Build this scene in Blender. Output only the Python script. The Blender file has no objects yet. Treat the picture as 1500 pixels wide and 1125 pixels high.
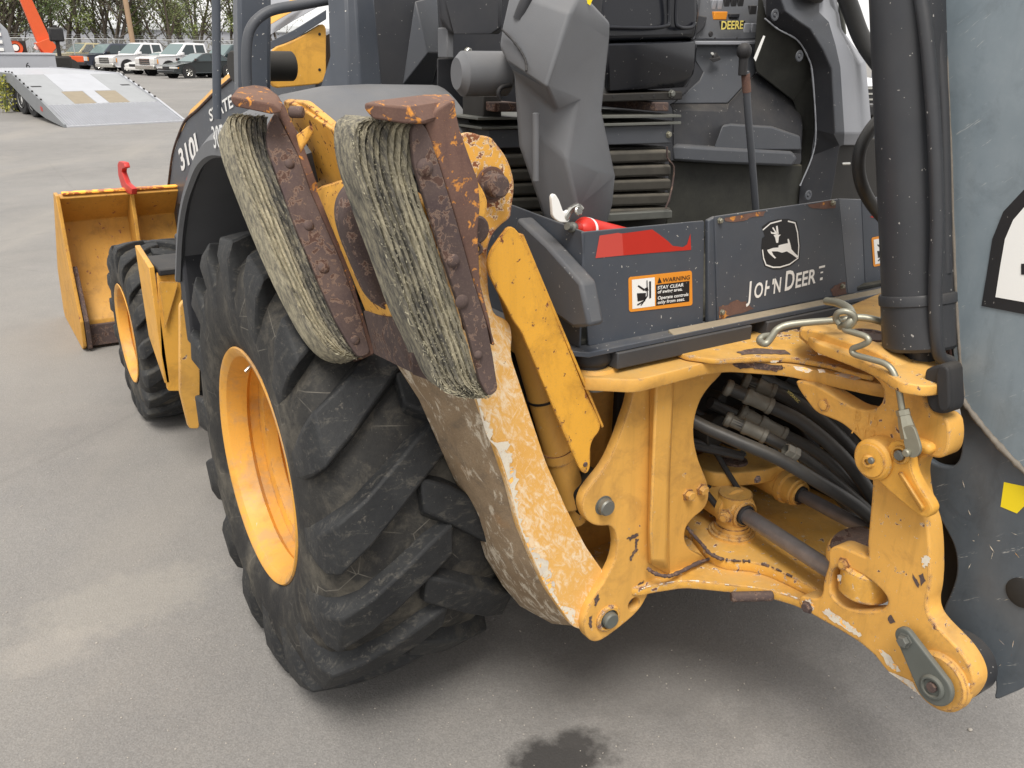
import bpy, bmesh, math, random
from mathutils import Vector, Matrix
from mathutils.geometry import intersect_line_plane
random.seed(7)
PI = math.pi
R_ = math.radians
scn = bpy.context.scene
COL = scn.collection

# ---------------------------------------------------------------- camera, sky, sun, exposure
CAM = Vector((-1.60036, -2.20188, 1.70612))
YAW, PITCH, ROLL, FPX = 0.56548, 0.3623, 0.01043, 1286.88
fwd = Vector((math.sin(YAW)*math.cos(PITCH), math.cos(YAW)*math.cos(PITCH), -math.sin(PITCH)))
rt0 = Vector((math.cos(YAW), -math.sin(YAW), 0)); up0 = rt0.cross(fwd)
rgt = rt0*math.cos(ROLL)+up0*math.sin(ROLL)
upv = -rt0*math.sin(ROLL)+up0*math.cos(ROLL)
cd = bpy.data.cameras.new('camera'); cam = bpy.data.objects.new('camera', cd); COL.objects.link(cam)
cd.sensor_width = 36; cd.lens = 36*FPX/1500; cd.clip_start = .05; cd.clip_end = 3000
cam.matrix_world = Matrix((( rgt.x, upv.x, -fwd.x, CAM.x), (rgt.y, upv.y, -fwd.y, CAM.y), (rgt.z, upv.z, -fwd.z, CAM.z), (0, 0, 0, 1)))
scn.camera = cam
SUN_EL, SUN_AZ = 60, 215          # sun behind the viewer's left, veiled by thin cloud
world = bpy.data.worlds.new('World'); scn.world = world; world.use_nodes = True
wn = world.node_tree.nodes; wl = world.node_tree.links
wbg = wn['Background']
sky = wn.new('ShaderNodeTexSky'); sky.sky_type = 'NISHITA'; sky.sun_disc = False
sky.sun_elevation = R_(SUN_EL); sky.sun_rotation = R_(SUN_AZ); sky.dust_density = 3; sky.air_density = 1.2
tc = wn.new('ShaderNodeTexCoord'); cn = wn.new('ShaderNodeTexNoise'); cn.inputs['Scale'].default_value = 2.2; cn.inputs['Detail'].default_value = 6
cr = wn.new('ShaderNodeValToRGB'); cr.color_ramp.elements[0].position = .25; cr.color_ramp.elements[1].position = .55
cr.color_ramp.elements[0].color = (.55,.55,.55,1); cr.color_ramp.elements[1].color = (1,1,1,1)
mx = wn.new('ShaderNodeMix'); mx.data_type = 'RGBA'; mx.inputs[7].default_value = (9.9, 9.7, 9.5, 1)
wl.new(tc.outputs['Generated'], cn.inputs['Vector']); wl.new(cn.outputs['Fac'], cr.inputs['Fac']); wl.new(cr.outputs['Color'], mx.inputs[0])
wl.new(sky.outputs[0], mx.inputs[6]); wl.new(mx.outputs[2], wbg.inputs['Color'])
wbg.inputs['Strength'].default_value = .098
sd = bpy.data.lights.new('sun', 'SUN'); sd.energy = 2.6; sd.angle = R_(24); sd.color = (1, .95, .88)
sun = bpy.data.objects.new('sun', sd); COL.objects.link(sun)
sd_dir = Vector((math.sin(R_(SUN_AZ))*math.cos(R_(SUN_EL)), math.cos(R_(SUN_AZ))*math.cos(R_(SUN_EL)), math.sin(R_(SUN_EL))))
sun.rotation_euler = sd_dir.to_track_quat('Z', 'Y').to_euler(); sun.location = sd_dir*30
vs = scn.view_settings; vs.view_transform = 'Standard'; vs.look = 'None'; vs.gamma = 1; vs.exposure = .42; vs.use_curve_mapping = False
scn.render.engine = 'CYCLES'; scn.cycles.use_denoising = True; scn.cycles.max_bounces = 6; scn.cycles.sample_clamp_indirect = 6
scn.cycles.transparent_max_bounces = 16

# ---------------------------------------------------------------- measuring helpers
def V(*a): return Vector(a if len(a) > 1 else a[0])
def ray(px, py): return fwd*FPX+rgt*(px-750)-upv*(py-562.5)
def U(px, py, ax, v):
    """the point of the plane ax = v that the survey photograph shows at px, py"""
    d = ray(px, py); i = 'xyz'.index(ax); return CAM+d*((v-CAM[i])/d[i])
def T(pts, ax, v): return [U(p[0], p[1], ax, v) for p in pts]
def TY(pts, ax='y'): return [U(p[0], p[1], ax, p[2]) for p in pts]
def UP(px, py, po, no):
    d = ray(px, py); return CAM+d*((po-CAM).dot(no)/d.dot(no))
def TP(pts, po, no): return [UP(p[0], p[1], po, no) for p in pts]

# ---------------------------------------------------------------- object helpers
def empty(name, label=None, cat=None, group=None, loc=(0, 0, 0), rz=0, kind=None):
    o = bpy.data.objects.new(name, None); COL.objects.link(o); o.location = loc; o.rotation_euler = (0, 0, rz)
    return tag(o, label, cat, group, kind)
def tag(o, label=None, cat=None, group=None, kind=None):
    if label: o['label'] = label
    if cat: o['category'] = cat
    if group: o['group'] = group
    if kind: o['kind'] = kind
    return o
def finish(me, sharp=35):
    me.polygons.foreach_set('use_smooth', [True]*len(me.polygons))
    me.set_sharp_from_angle(angle=R_(sharp)); me.update()
def link(name, me, mat, parent=None, bevel=0, sharp=35, seg=2, label=None):
    me.name = name
    if mat and not me.materials: me.materials.append(mat)
    finish(me, sharp)
    o = bpy.data.objects.new(name, me); COL.objects.link(o)
    if parent: o.parent = parent
    if bevel:
        b = o.modifiers.new('bevel', 'BEVEL'); b.width = bevel; b.segments = seg; b.limit_method = 'ANGLE'; b.angle_limit = R_(28); b.harden_normals = False
    if label: o['label'] = label
    return o
def from_bm(name, bm, mat, parent=None, bevel=0, sharp=35, recalc=True, seg=2, label=None):
    if recalc: bmesh.ops.recalc_face_normals(bm, faces=bm.faces)
    me = bpy.data.meshes.new(name); bm.to_mesh(me); bm.free()
    return link(name, me, mat, parent, bevel, sharp, seg, label)
def pyd(name, vs_, fs, mat, parent=None, bevel=0, sharp=35, recalc=False, seg=2, label=None):
    bm = bmesh.new(); vv = [bm.verts.new(v) for v in vs_]
    for f in fs:
        try: bm.faces.new([vv[i] for i in f])
        except ValueError: pass
    return from_bm(name, bm, mat, parent, bevel, sharp, recalc, seg, label)
def dup(o, parent=None, loc=None, rot=None):
    c = o.copy(); COL.objects.link(c)
    if parent is not None: c.parent = parent
    if loc is not None: c.location = loc
    if rot is not None: c.rotation_euler = rot
    return c
def copy_tree(o, parent=None, loc=None, rz=None, label=None):
    c = o.copy(); COL.objects.link(c); c.parent = parent
    if loc is not None: c.location = loc
    if rz is not None: c.rotation_euler = (0, 0, rz)
    if label: c['label'] = label
    for ch in list(o.children): copy_tree(ch, c)
    return c

def rounded(pts, r, it=2):
    """cut every corner by at most r (Chaikin)"""
    for k in range(it):
        out = []; n = len(pts)
        for i in range(n):
            a, b, c = pts[i-1], pts[i], pts[(i+1) % n]
            la, lc = (a-b).length, (c-b).length
            fa, fc = min(.27, r/max(la, 1e-6)), min(.27, r/max(lc, 1e-6))
            out += [b+(a-b)*fa, b+(c-b)*fc]
        pts = out; r *= .45
    return pts
def catmull(pts, n=6, closed=False):
    P = list(pts); out = []
    if closed: P = [P[-1]]+P+[P[0], P[1]]
    else: P = [P[0]*2-P[1]]+P+[P[-1]*2-P[-2]]
    for i in range(1, len(P)-2):
        p0, p1, p2, p3 = P[i-1], P[i], P[i+1], P[i+2]
        for k in range(n):
            t = k/n
            out.append(((p1*2)+(p2-p0)*t+(p0*2-p1*5+p2*4-p3)*t*t+(p1*3-p0-p2*3+p3)*t**3)*.5)
    if not closed: out.append(P[-2].copy())
    return out
def plate(name, pts, n, th, mat, parent=None, bev=.003, r=.006, holes=(), it=2, off=0, sharp=40, label=None, seg=2):
    """flat piece of real thickness th: front face through pts (facing n), body behind it"""
    n = V(n).normalized(); o0 = pts[0]+n*off
    a = Vector((0, 0, 1)) if abs(n.z) < .9 else Vector((0, 1, 0))
    u = a.cross(n).normalized(); v = n.cross(u)
    cu = bpy.data.curves.new(name, 'CURVE'); cu.dimensions = '2D'; cu.fill_mode = 'BOTH'
    bev = min(bev, th*.45); cu.extrude = max(th/2-bev, 0.00001); cu.bevel_depth = bev; cu.bevel_resolution = seg-1; cu.offset = -bev
    for j, loop in enumerate([pts]+list(holes)):
        L = rounded(loop, r if j == 0 else max(r, .006), it) if r else loop
        s = cu.splines.new('POLY'); s.points.add(len(L)-1); s.use_cyclic_u = True
        for q, p in zip(s.points, L):
            d = p-pts[0]; q.co = (d.dot(u), d.dot(v), 0, 1)
    tmp = bpy.data.objects.new('tmp', cu); me = bpy.data.meshes.new_from_object(tmp)
    bpy.data.objects.remove(tmp); bpy.data.curves.remove(cu)
    M = Matrix(((u.x, v.x, n.x, 0), (u.y, v.y, n.y, 0), (u.z, v.z, n.z, 0), (0, 0, 0, 1)))
    M.translation = o0-n*(th/2)
    me.transform(M); me.materials.clear()
    return link(name, me, mat, parent, 0, sharp, label=label)
def circle_on(c, n, r, k=24):
    n = V(n).normalized(); a = Vector((0, 0, 1)) if abs(n.z) < .9 else Vector((0, 1, 0))
    u = a.cross(n).normalized(); v = n.cross(u)
    return [c+u*(r*math.cos(2*PI*i/k))+v*(r*math.sin(2*PI*i/k)) for i in range(k)]
def tube_bm(bm, pts, r, seg=12, n=5, smooth=True, cap=True):
    rr = r if isinstance(r, (list, tuple)) else [r]*len(pts)
    if smooth and len(pts) > 2:
        R = catmull([Vector((q, 0, 0)) for q in rr], n); rr = [max(q.x, .0003) for q in R]; pts = catmull(pts, n)
    rings = []; up = None
    for i, p in enumerate(pts):
        t = (pts[min(i+1, len(pts)-1)]-pts[max(i-1, 0)]).normalized()
        if up is None:
            up = t.orthogonal().normalized()
        else:
            up = (up-t*up.dot(t)); up = up.normalized() if up.length > 1e-6 else t.orthogonal().normalized()
        b = t.cross(up)
        rings.append([bm.verts.new(p+(up*math.cos(2*PI*k/seg)+b*math.sin(2*PI*k/seg))*rr[i]) for k in range(seg)])
    for a, b in zip(rings, rings[1:]):
        for k in range(seg): bm.faces.new((a[k], a[(k+1) % seg], b[(k+1) % seg], b[k]))
    if cap: bm.faces.new(rings[0][::-1]); bm.faces.new(rings[-1])
def tube(name, pts, r, mat, parent=None, seg=14, n=5, smooth=True, label=None):
    bm = bmesh.new(); tube_bm(bm, pts, r, seg, n, smooth); return from_bm(name, bm, mat, parent, 0, 40, label=label)
def lathe_bm(bm, c, ax, prof, seg=32, a0=0, a1=2*PI):
    """prof: list of (distance along ax, radius)"""
    ax = V(ax).normalized(); u = ax.orthogonal().normalized(); v = ax.cross(u); rings = []
    full = abs(a1-a0-2*PI) < 1e-6; m = seg if full else seg+1
    for h, r in prof:
        rings.append([bm.verts.new(c+ax*h+(u*math.cos(a0+(a1-a0)*k/seg)+v*math.sin(a0+(a1-a0)*k/seg))*max(r, 1e-5)) for k in range(m)])
    for a, b in zip(rings, rings[1:]):
        for k in range(seg):
            j = (k+1) % m
            bm.faces.new((a[k], a[j], b[j], b[k]))
def lathe(name, c, ax, prof, mat, parent=None, seg=32, sharp=35, label=None):
    bm = bmesh.new(); lathe_bm(bm, V(c), ax, prof, seg); bmesh.ops.remove_doubles(bm, verts=bm.verts, dist=2e-5)
    return from_bm(name, bm, mat, parent, 0, sharp, label=label)
def cyl(name, c, ax, r, h, mat, parent=None, seg=28, ch=.003, label=None):
    ch = min(ch, r*.3, h*.3)
    return lathe(name, c, ax, [(0, 0), (0, r-ch), (ch, r), (h-ch, r), (h, r-ch), (h, 0)], mat, parent, seg, label=label)
def hexbolt(c, ax, r, h, mat, parent, name='bolt'):
    bm = bmesh.new(); lathe_bm(bm, V(c), ax, [(0, r*1.35), (h*.25, r*1.35), (h*.25, r), (h*.9, r), (h, r*.82), (h, 0)], 6)
    return from_bm(name, bm, mat, parent, 0, 20)
def hull(name, pts, mat, parent=None, bevel=.004, sharp=40, seg=2, label=None):
    bm = bmesh.new(); [bm.verts.new(p) for p in pts]
    res = bmesh.ops.convex_hull(bm, input=bm.verts)
    junk = [g for g in res['geom_interior'] if isinstance(g, bmesh.types.BMVert)]
    if junk: bmesh.ops.delete(bm, geom=junk, context='VERTS')
    bmesh.ops.dissolve_limit(bm, angle_limit=R_(3), verts=bm.verts, edges=bm.edges)
    return from_bm(name, bm, mat, parent, bevel, sharp, seg=seg, label=label)
def loft(name, A, B, mat, parent=None, bevel=.004, sharp=35, label=None, r=0):
    """solid between two outlines of equal length"""
    if r: A = rounded(A, r); B = rounded(B, r)
    n = len(A); return pyd(name, list(A)+list(B), [tuple(range(n)), tuple(range(2*n-1, n-1, -1))]+[(i, (i+1) % n, n+(i+1) % n, n+i) for i in range(n)], mat, parent, bevel, sharp, True, label=label)
def box(name, lo, hi, mat, parent=None, bevel=.004, label=None):
    x0, y0, z0 = lo; x1, y1, z1 = hi
    A = [V(x0, y0, z0), V(x1, y0, z0), V(x1, y1, z0), V(x0, y1, z0)]; B = [V(p.x, p.y, z1) for p in A]
    return loft(name, A, B, mat, parent, bevel, label=label)
def box_bm(bm, c, sx, sy, sz, M=None):
    r = bmesh.ops.create_cube(bm, size=1); m = Matrix.Translation(c) @ Matrix.Diagonal((sx, sy, sz, 1))
    bmesh.ops.transform(bm, matrix=(M @ m) if M else m, verts=r['verts'])
def shell(name, pts, faces, mat, parent=None, back=V(0, .05, 0), bevel=.004, sharp=25, label=None, seg=2):
    """faceted moulding: front facets through pts, closed by a back offset; border found from the faces"""
    n = len(pts); V2 = list(pts)+[p+back for p in pts]; F = list(faces)+[tuple(i+n for i in f[::-1]) for f in faces]
    ed = {}
    for f in faces:
        for a, b in zip(f, f[1:]+f[:1]): ed[(a, b)] = 1
    for (a, b) in ed:
        if (b, a) not in ed: F.append((b, a, a+n, b+n))
    return pyd(name, V2, F, mat, parent, bevel, sharp, True, seg, label)
def lettering(name, s, a, b, n, mat, parent, off=.0012, th=.0006, size=None, shear=0, bold=0, lift=0):
    """flat printed words whose baseline runs from a to b on the surface facing n"""
    cu = bpy.data.curves.new(name, 'FONT'); cu.body = s; cu.size = 1; cu.extrude = .0; cu.shear = shear; cu.offset = bold; cu.resolution_u = 3
    tmp = bpy.data.objects.new('tmp', cu); me = bpy.data.meshes.new_from_object(tmp)
    bpy.data.objects.remove(tmp); bpy.data.curves.remove(cu)
    xs = [v.co.x for v in me.vertices]; x0, x1 = min(xs), max(xs)
    u = (b-a); L = u.length; u.normalize(); n = V(n).normalized(); u = (u-n*u.dot(n)).normalized(); v = n.cross(u); k = L/(x1-x0); kv = size if size else k
    M = Matrix(((u.x*k, v.x*kv, n.x, 0), (u.y*k, v.y*kv, n.y, 0), (u.z*k, v.z*kv, n.z, 0), (0, 0, 0, 1)))
    M.translation = a+n*off-u*(x0*k)+v*lift
    me.transform(M); me.materials.clear()
    return link(name, me, mat, parent)
def flat(name, pts, n, mat, parent, off=.001):
    n = V(n).normalized()
    return pyd(name, [p+n*off for p in pts], [tuple(range(len(pts)))], mat, parent)

# ---------------------------------------------------------------- materials
class G:
    def __init__(s, name, rough=.6, metal=0, spec=.5, vec='Object'):
        s.m = bpy.data.materials.new(name); s.m.use_nodes = True; s.nt = s.m.node_tree; s.N = s.nt.nodes; s.L = s.nt.links
        s.b = s.N['Principled BSDF']; s.set('Roughness', rough); s.set('Metallic', metal); s.set('Specular IOR Level', spec)
        s.tc = s.N.new('ShaderNodeTexCoord').outputs[vec]
    def set(s, k, v):
        if hasattr(v, 'node'): s.L.new(v, s.b.inputs[k])
        else:
            i = s.b.inputs[k]; i.default_value = (*v, 1) if isinstance(v, tuple) and len(v) == 3 else v
    def inp(s, sock, v):
        if hasattr(v, 'node'): s.L.new(v, sock)
        else: sock.default_value = (*v, 1) if isinstance(v, tuple) and len(v) == 3 and len(sock.default_value) == 4 else v
    def map(s, scale=(1, 1, 1), rot=(0, 0, 0), vec=None):
        v = vec or s.tc
        if any(rot):
            q = s.N.new('ShaderNodeMapping'); q.inputs['Rotation'].default_value = rot; s.L.new(v, q.inputs['Vector']); v = q.outputs[0]
        m = s.N.new('ShaderNodeMapping'); m.inputs['Scale'].default_value = scale; s.L.new(v, m.inputs['Vector']); return m.outputs[0]
    def noise(s, scale, detail=4, rough=.6, dist=0, vec=None):
        t = s.N.new('ShaderNodeTexNoise'); t.inputs['Scale'].default_value = scale; t.inputs['Detail'].default_value = detail
        t.inputs['Roughness'].default_value = rough; t.inputs['Distortion'].default_value = dist
        s.L.new(vec or s.tc, t.inputs['Vector']); return t.outputs['Fac']
    def vor(s, scale, feat='F1', vec=None, out='Distance'):
        t = s.N.new('ShaderNodeTexVoronoi'); t.feature = feat; t.inputs['Scale'].default_value = scale
        s.L.new(vec or s.tc, t.inputs['Vector']); return t.outputs[out]
    def ramp(s, f, stops, interp='LINEAR'):
        r = s.N.new('ShaderNodeValToRGB'); r.color_ramp.interpolation = interp; e = r.color_ramp.elements
        while len(e) < len(stops): e.new(.5)
        for q, (p, c) in zip(e, stops):
            q.position = p; q.color = (c, c, c, 1) if isinstance(c, (int, float)) else (*c, 1)
        s.L.new(f, r.inputs['Fac']); return r.outputs['Color']
    def mix(s, f, a, b, mode='MIX'):
        m = s.N.new('ShaderNodeMix'); m.data_type = 'RGBA'; m.blend_type = mode
        for i, v in ((0, f), (6, a), (7, b)):
            if hasattr(v, 'node'): s.L.new(v, m.inputs[i])
            else: m.inputs[i].default_value = v if i == 0 else ((*v, 1) if isinstance(v, tuple) else (v, v, v, 1))
        return m.outputs[2]
    def mth(s, op, a, b=0, clamp=False):
        m = s.N.new('ShaderNodeMath'); m.operation = op; m.use_clamp = clamp
        for i, v in ((0, a), (1, b)):
            if hasattr(v, 'node'): s.L.new(v, m.inputs[i])
            else: m.inputs[i].default_value = v
        return m.outputs[0]
    def bump(s, h, st=.3, d=.002):
        b = s.N.new('ShaderNodeBump'); b.inputs['Strength'].default_value = st; b.inputs['Distance'].default_value = d
        s.L.new(h, b.inputs['Height']); s.L.new(b.outputs[0], s.b.inputs['Normal']); return b
    def upfac(s):
        g = s.N.new('ShaderNodeNewGeometry'); x = s.N.new('ShaderNodeSeparateXYZ'); s.L.new(g.outputs['Normal'], x.inputs[0]); return x.outputs['Z']
    def edge(s, rad=.006):
        bv = s.N.new('ShaderNodeBevel'); bv.samples = 4; bv.inputs['Radius'].default_value = rad
        g = s.N.new('ShaderNodeNewGeometry'); d = s.N.new('ShaderNodeVectorMath'); d.operation = 'DOT_PRODUCT'
        s.L.new(bv.outputs[0], d.inputs[0]); s.L.new(g.outputs['Normal'], d.inputs[1]); return s.mth('SUBTRACT', 1, d.outputs['Value'], True)

def worn(name, base, chip=.66, size=22, prim=(.75, .62, .42), rust=(.07, .03, .02), edge=0, dust=.5, dustc=(.32, .22, .13), rough=.42, streak=.25, big=.0, scr=0, ring=.02, var=.12, bigsize=5):
    g = G(name, rough, 0, .38)
    v = g.noise(3.1, 5, .6); c = g.mix(g.ramp(v, [(.3, 0), (.75, 1)]), tuple(x*(1-var) for x in base), tuple(min(1, x*(1+var*.6)) for x in base))
    if streak:   # rain-washed grime, thin and vertical
        sv = g.noise(1, 5, .7, 0, g.map((34, 34, 3.2))); c = g.mix(g.mth('MULTIPLY', g.ramp(sv, [(.52, 0), (.75, 1)]), streak), c, tuple(x*.55 for x in base))
    up = g.ramp(g.upfac(), [(.55, 0), (.9, 1)])
    dn = g.ramp(g.noise(9, 6, .7), [(.3, 0), (.65, 1)])
    c = g.mix(g.mth('MULTIPLY', g.mth('MULTIPLY', up, dn), dust), c, dustc)
    # oily grime in soft patches
    gr_ = g.noise(8, 8, .72, .5); c = g.mix(g.mth('MULTIPLY', g.ramp(gr_, [(.50, 0), (.68, 1)]), .5), c, tuple(x*k_ for x, k_ in zip(base, (.44, .42, .6))))
    # dust speckle everywhere
    c = g.mix(g.mth('MULTIPLY', g.ramp(g.noise(260, 3, .7), [(.5, 0), (.75, 1)]), .25), c, dustc)
    n = g.noise(size, 8, .62, .4)
    if big: n = g.mth('ADD', n, g.mth('MULTIPLY', g.mth('SUBTRACT', g.noise(bigsize, 4, .6), .5), big))
    if edge:
        e = g.edge(.012); n = g.mth('ADD', n, g.mth('MULTIPLY', g.mth('MULTIPLY', e, edge*3.2), g.ramp(g.noise(7, 3, .6), [(.35, .1), (.6, 1)])))
    m1 = g.ramp(n, [(chip-ring-.004, 0), (chip-ring+.004, 1)]); m2 = g.ramp(n, [(chip-.004, 0), (chip+.004, 1)])
    c = g.mix(m1, c, prim)
    rc = g.mix(g.noise(60, 4, .7), rust, tuple(x*2.3 for x in rust))
    c = g.mix(m2, c, rc)
    if scr:
        s1 = g.noise(1, 3, .8, .2, g.map((9, 9, 170), (R_(25), R_(30), 0))); s2 = g.noise(1, 3, .8, .2, g.map((170, 60, 8), (R_(-15), R_(35), 0)))
        sm = g.mth('MAXIMUM', g.ramp(s1, [(.66, 0), (.72, 1)]), g.ramp(s2, [(.66, 0), (.72, 1)])); c = g.mix(g.mth('MULTIPLY', sm, scr), c, prim)
    g.set('Base Color', c); g.set('Roughness', g.mth('ADD', g.mth('MULTIPLY', m2, .35), g.mth('ADD', rough, g.mth('MULTIPLY', dn, .15))))
    h = g.mth('SUBTRACT', g.mth('MULTIPLY', g.noise(180, 3, .6), .12), m1); g.bump(h, .5, .0012)
    return g.m
YB = (.71, .37, .060)
M_YEL = worn('yellow_paint', YB, .73, 30, edge=.25, dust=.45, streak=.25)
M_YELD = worn('yellow_paint_dusty', (.68, .37, .082), .70, 60, edge=.35, dust=.6, dustc=(.42, .30, .14), streak=.3, big=.14)
M_YELB = worn('bucket_paint', (.58, .30, .05), .66, 30, (.5, .25, .09), (.14, .06, .03), .3, .5, (.36, .24, .14), .5, .5, .2)
M_YELC = worn('yellow_paint_chipped', YB, .615, 60, (.5, .25, .09), (.09, .03, .015), .3, .4, streak=.3, big=.22, ring=.012)
M_YELG = worn('yellow_guard_paint', (.74, .375, .042), .655, 75, (.6, .35, .12), (.10, .035, .018), .3, .3, streak=.25, big=.16, ring=.008)
M_RIM = worn('wheel_rim_paint', (.74, .37, .06), .74, 30, edge=.25, dust=.3, streak=.1)
def _scuf():
    g = G('scuffed_yellow_paint', .62); c = g.mix(g.noise(5, 5, .6), (.66, .33, .06), (.80, .48, .15))
    w = g.noise(1, 7, .78, 1.2, g.map((60, 60, 26), (0, R_(30), 0))); big = g.mth('MULTIPLY', g.mth('SUBTRACT', g.noise(7, 4, .6), .5), .45); w2 = g.mth('ADD', w, big)
    c = g.mix(g.mth('MULTIPLY', g.ramp(w2, [(.46, 0), (.56, .6), (.66, 1)]), .92), c, (.82, .70, .52))
    s = g.noise(1, 4, .8, .4, g.map((30, 30, 260), (0, R_(55), 0))); c = g.mix(g.mth('MULTIPLY', g.ramp(s, [(.60, 0), (.68, 1)]), .6), c, (.86, .78, .64))
    e = g.mth('ADD', g.noise(90, 6, .65), g.mth('ADD', g.mth('MULTIPLY', g.edge(.010), .45), g.mth('MULTIPLY', big, .25))); c = g.mix(g.ramp(e, [(.685, 0), (.70, 1)]), c, (.17, .07, .03))
    g.set('Base Color', c); g.bump(g.mth('ADD', w2, g.noise(220, 3, .7)), .55, .0022); return g.m
M_SCUF = _scuf()
M_SWNG = worn('yellow_casting_paint', (.69, .37, .080), .665, 64, (.74, .64, .48), (.09, .042, .025), .6, .55, (.42, .30, .14), .55, .45, .16, 0, .014, .2)
M_EDGE = worn('yellow_paint_battered', (.7, .375, .065), .635, 46, (.72, .62, .46), (.10, .05, .035), .55, .5, (.42, .30, .15), .55, .3, .28, .25, .025)
M_RUST = worn('rusted_steel', (.095, .066, .060), .60, 48, (.17, .115, .09), (.05, .028, .022), 0, .35, (.22, .16, .12), .8, .4, .35, .3, .05, .45)
M_RUSY = worn('rust_with_yellow', (.14, .078, .060), .635, 50, (.42, .18, .05), (.34, .145, .03), .0, .35, (.3, .18, .12), .75, .4, .42, .15, .04, .45, 11)
M_EAR = worn('peeling_yellow_paint', (.72, .375, .065), .59, 70, (.72, .55, .36), (.13, .05, .025), .4, .3, (.4, .26, .15), .6, .2, .3, .3, .045, .2)
def _rim(m):
    nt = m.node_tree; b = nt.nodes['Principled BSDF']; src = b.inputs['Base Color'].links[0].from_socket
    n = nt.nodes.new('ShaderNodeTexNoise'); n.inputs['Scale'].default_value = 7; n.inputs['Detail'].default_value = 7; n.inputs['Roughness'].default_value = .7
    nt.links.new(nt.nodes.new('ShaderNodeTexCoord').outputs['Object'], n.inputs['Vector'])
    r = nt.nodes.new('ShaderNodeValToRGB'); r.color_ramp.elements[0].position = .5; r.color_ramp.elements[1].position = .62; r.color_ramp.elements[1].color = (.6, .6, .6, 1); nt.links.new(n.outputs['Fac'], r.inputs[0])
    x = nt.nodes.new('ShaderNodeMix'); x.data_type = 'RGBA'; nt.links.new(r.outputs[0], x.inputs[0]); nt.links.new(src, x.inputs[6]); x.inputs[7].default_value = (.42, .27, .15, 1); nt.links.new(x.outputs[2], b.inputs['Base Color'])
_rim(M_RIM)
def _dusty():
    g = G('arm_dust', .85); v = g.noise(6, 6, .7)
    c = g.ramp(v, [(.3, (.22, .15, .085)), (.6, (.33, .24, .15)), (.8, (.40, .30, .19))])
    s = g.noise(1, 6, .75, .6, g.map((40, 40, 16), (0, R_(28), 0))); m = g.ramp(g.mth('ADD', s, g.mth('MULTIPLY', g.noise(3, 2), .25)), [(.66, 0), (.73, 1)]); dk_ = g.noise(14, 7, .75, .6); c = g.mix(g.mth('MULTIPLY', g.ramp(dk_, [(.5, 0), (.64, 1)]), .5), c, (.10, .085, .07))
    c = g.mix(m, c, (.62, .54, .42)); c = g.mix(g.ramp(g.noise(4, 4, .6), [(.62, 0), (.75, .6)]), c, (.5, .24, .07))
    g.set('Base Color', g.mix(g.mth('MULTIPLY', g.ramp(g.noise(300, 2), [(.4, 0), (.7, 1)]), .4), c, (.16, .11, .07))); g.bump(g.noise(150, 4, .7), .4, .002); return g.m
M_DUST = _dusty()
M_PRIM = worn('bare_primer', (.74, .68, .56), .60, 70, (.62, .36, .12), (.66, .34, .08), 0, .3, streak=.1, big=.2, ring=.03)
M_LIP = worn('worn_bucket_lip', (.55, .14, .04), .52, 20, (.68, .30, .05), (.70, .33, .05), 0, .4, streak=.1, big=.2, ring=.03)
def plain(name, col, rough=.5, metal=0, var=.15, scale=8, bump=.1, dust=0, dustc=(.3, .26, .2), spec=.32, bs=200, speck=0):
    g = G(name, rough, metal, spec); c = g.mix(g.noise(scale, 5, .65), tuple(x*(1-var) for x in col), tuple(min(1, x*(1+var)) for x in col))
    if dust:
        d = g.mth('MULTIPLY', g.ramp(g.upfac(), [(.2, .15), (.95, 1)]), g.ramp(g.noise(7, 6, .7), [(.3, 0), (.7, 1)])); c = g.mix(g.mth('MULTIPLY', d, dust), c, dustc)
    if speck: c = g.mix(g.mth('MULTIPLY', g.ramp(g.noise(120, 2, .5), [(.72, 0), (.74, 1)]), speck), c, (.6, .58, .54))
    g.set('Base Color', c)
    if bump: g.bump(g.noise(bs, 4, .6), bump, .001)
    return g.m
M_SHEET = plain('slate_sheet_paint', (.060, .070, .088), .42, dust=.35, speck=.8, var=.18)
M_PLAS = plain('grey_moulded_plastic', (.125, .130, .140), .5, var=.14, bump=.35, bs=700, dust=.2)
M_PLAL = plain('pale_grey_plastic', (.25, .26, .285), .5, var=.08, bump=.3, bs=700, dust=.15)
M_PLAD = plain('dark_moulded_plastic', (.022, .024, .030), .55, var=.15, bump=.3, bs=600, dust=.3, speck=.3)
M_PLAM = plain('charcoal_plastic', (.068, .074, .086), .5, var=.12, bump=.3, bs=700, dust=.25, speck=.3)
M_OLIV = plain('muddy_panel', (.030, .031, .028), .8, var=.45, scale=14, bump=.5, bs=120, dust=.5, dustc=(.17, .15, .1))
M_SEAT = plain('glossy_black_shell', (.012, .013, .017), .22, var=.2, bump=.03, speck=.25)
M_BLK = plain('black_rubber', (.022, .022, .024), .6, var=.25, bump=.2, dust=.35, dustc=(.12, .105, .085))
M_DARK = plain('dark_steel', (.02, .019, .018), .6, var=.4, dust=.3, dustc=(.1, .08, .05))  # near-black base colour shared by inner and outer steel parts
M_HOSE = plain('hydraulic_hose_rubber', (.028, .029, .030), .45, var=.4, scale=25, bump=.15, dust=.5, dustc=(.16, .14, .11))
M_FIT = plain('hose_fitting_steel', (.15, .145, .125), .5, .2, var=.35, scale=40, bump=.2, dust=.3)
M_ROD = plain('cylinder_rod_steel', (.20, .19, .20), .36, .55, var=.5, scale=18, bump=.1, dust=.3, dustc=(.2, .16, .11))
M_ZINC = plain('zinc_plated_rod', (.30, .29, .23), .42, .6, var=.2, scale=14, bump=.1)
M_PIN = plain('grey_pin_steel', (.17, .175, .16), .5, .5, var=.2, scale=40, bump=.15, dust=.2)
M_KEEP = plain('keeper_plate_paint', (.105, .115, .105), .5, .1, var=.18, scale=12, bump=.15, dust=.3)
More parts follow.
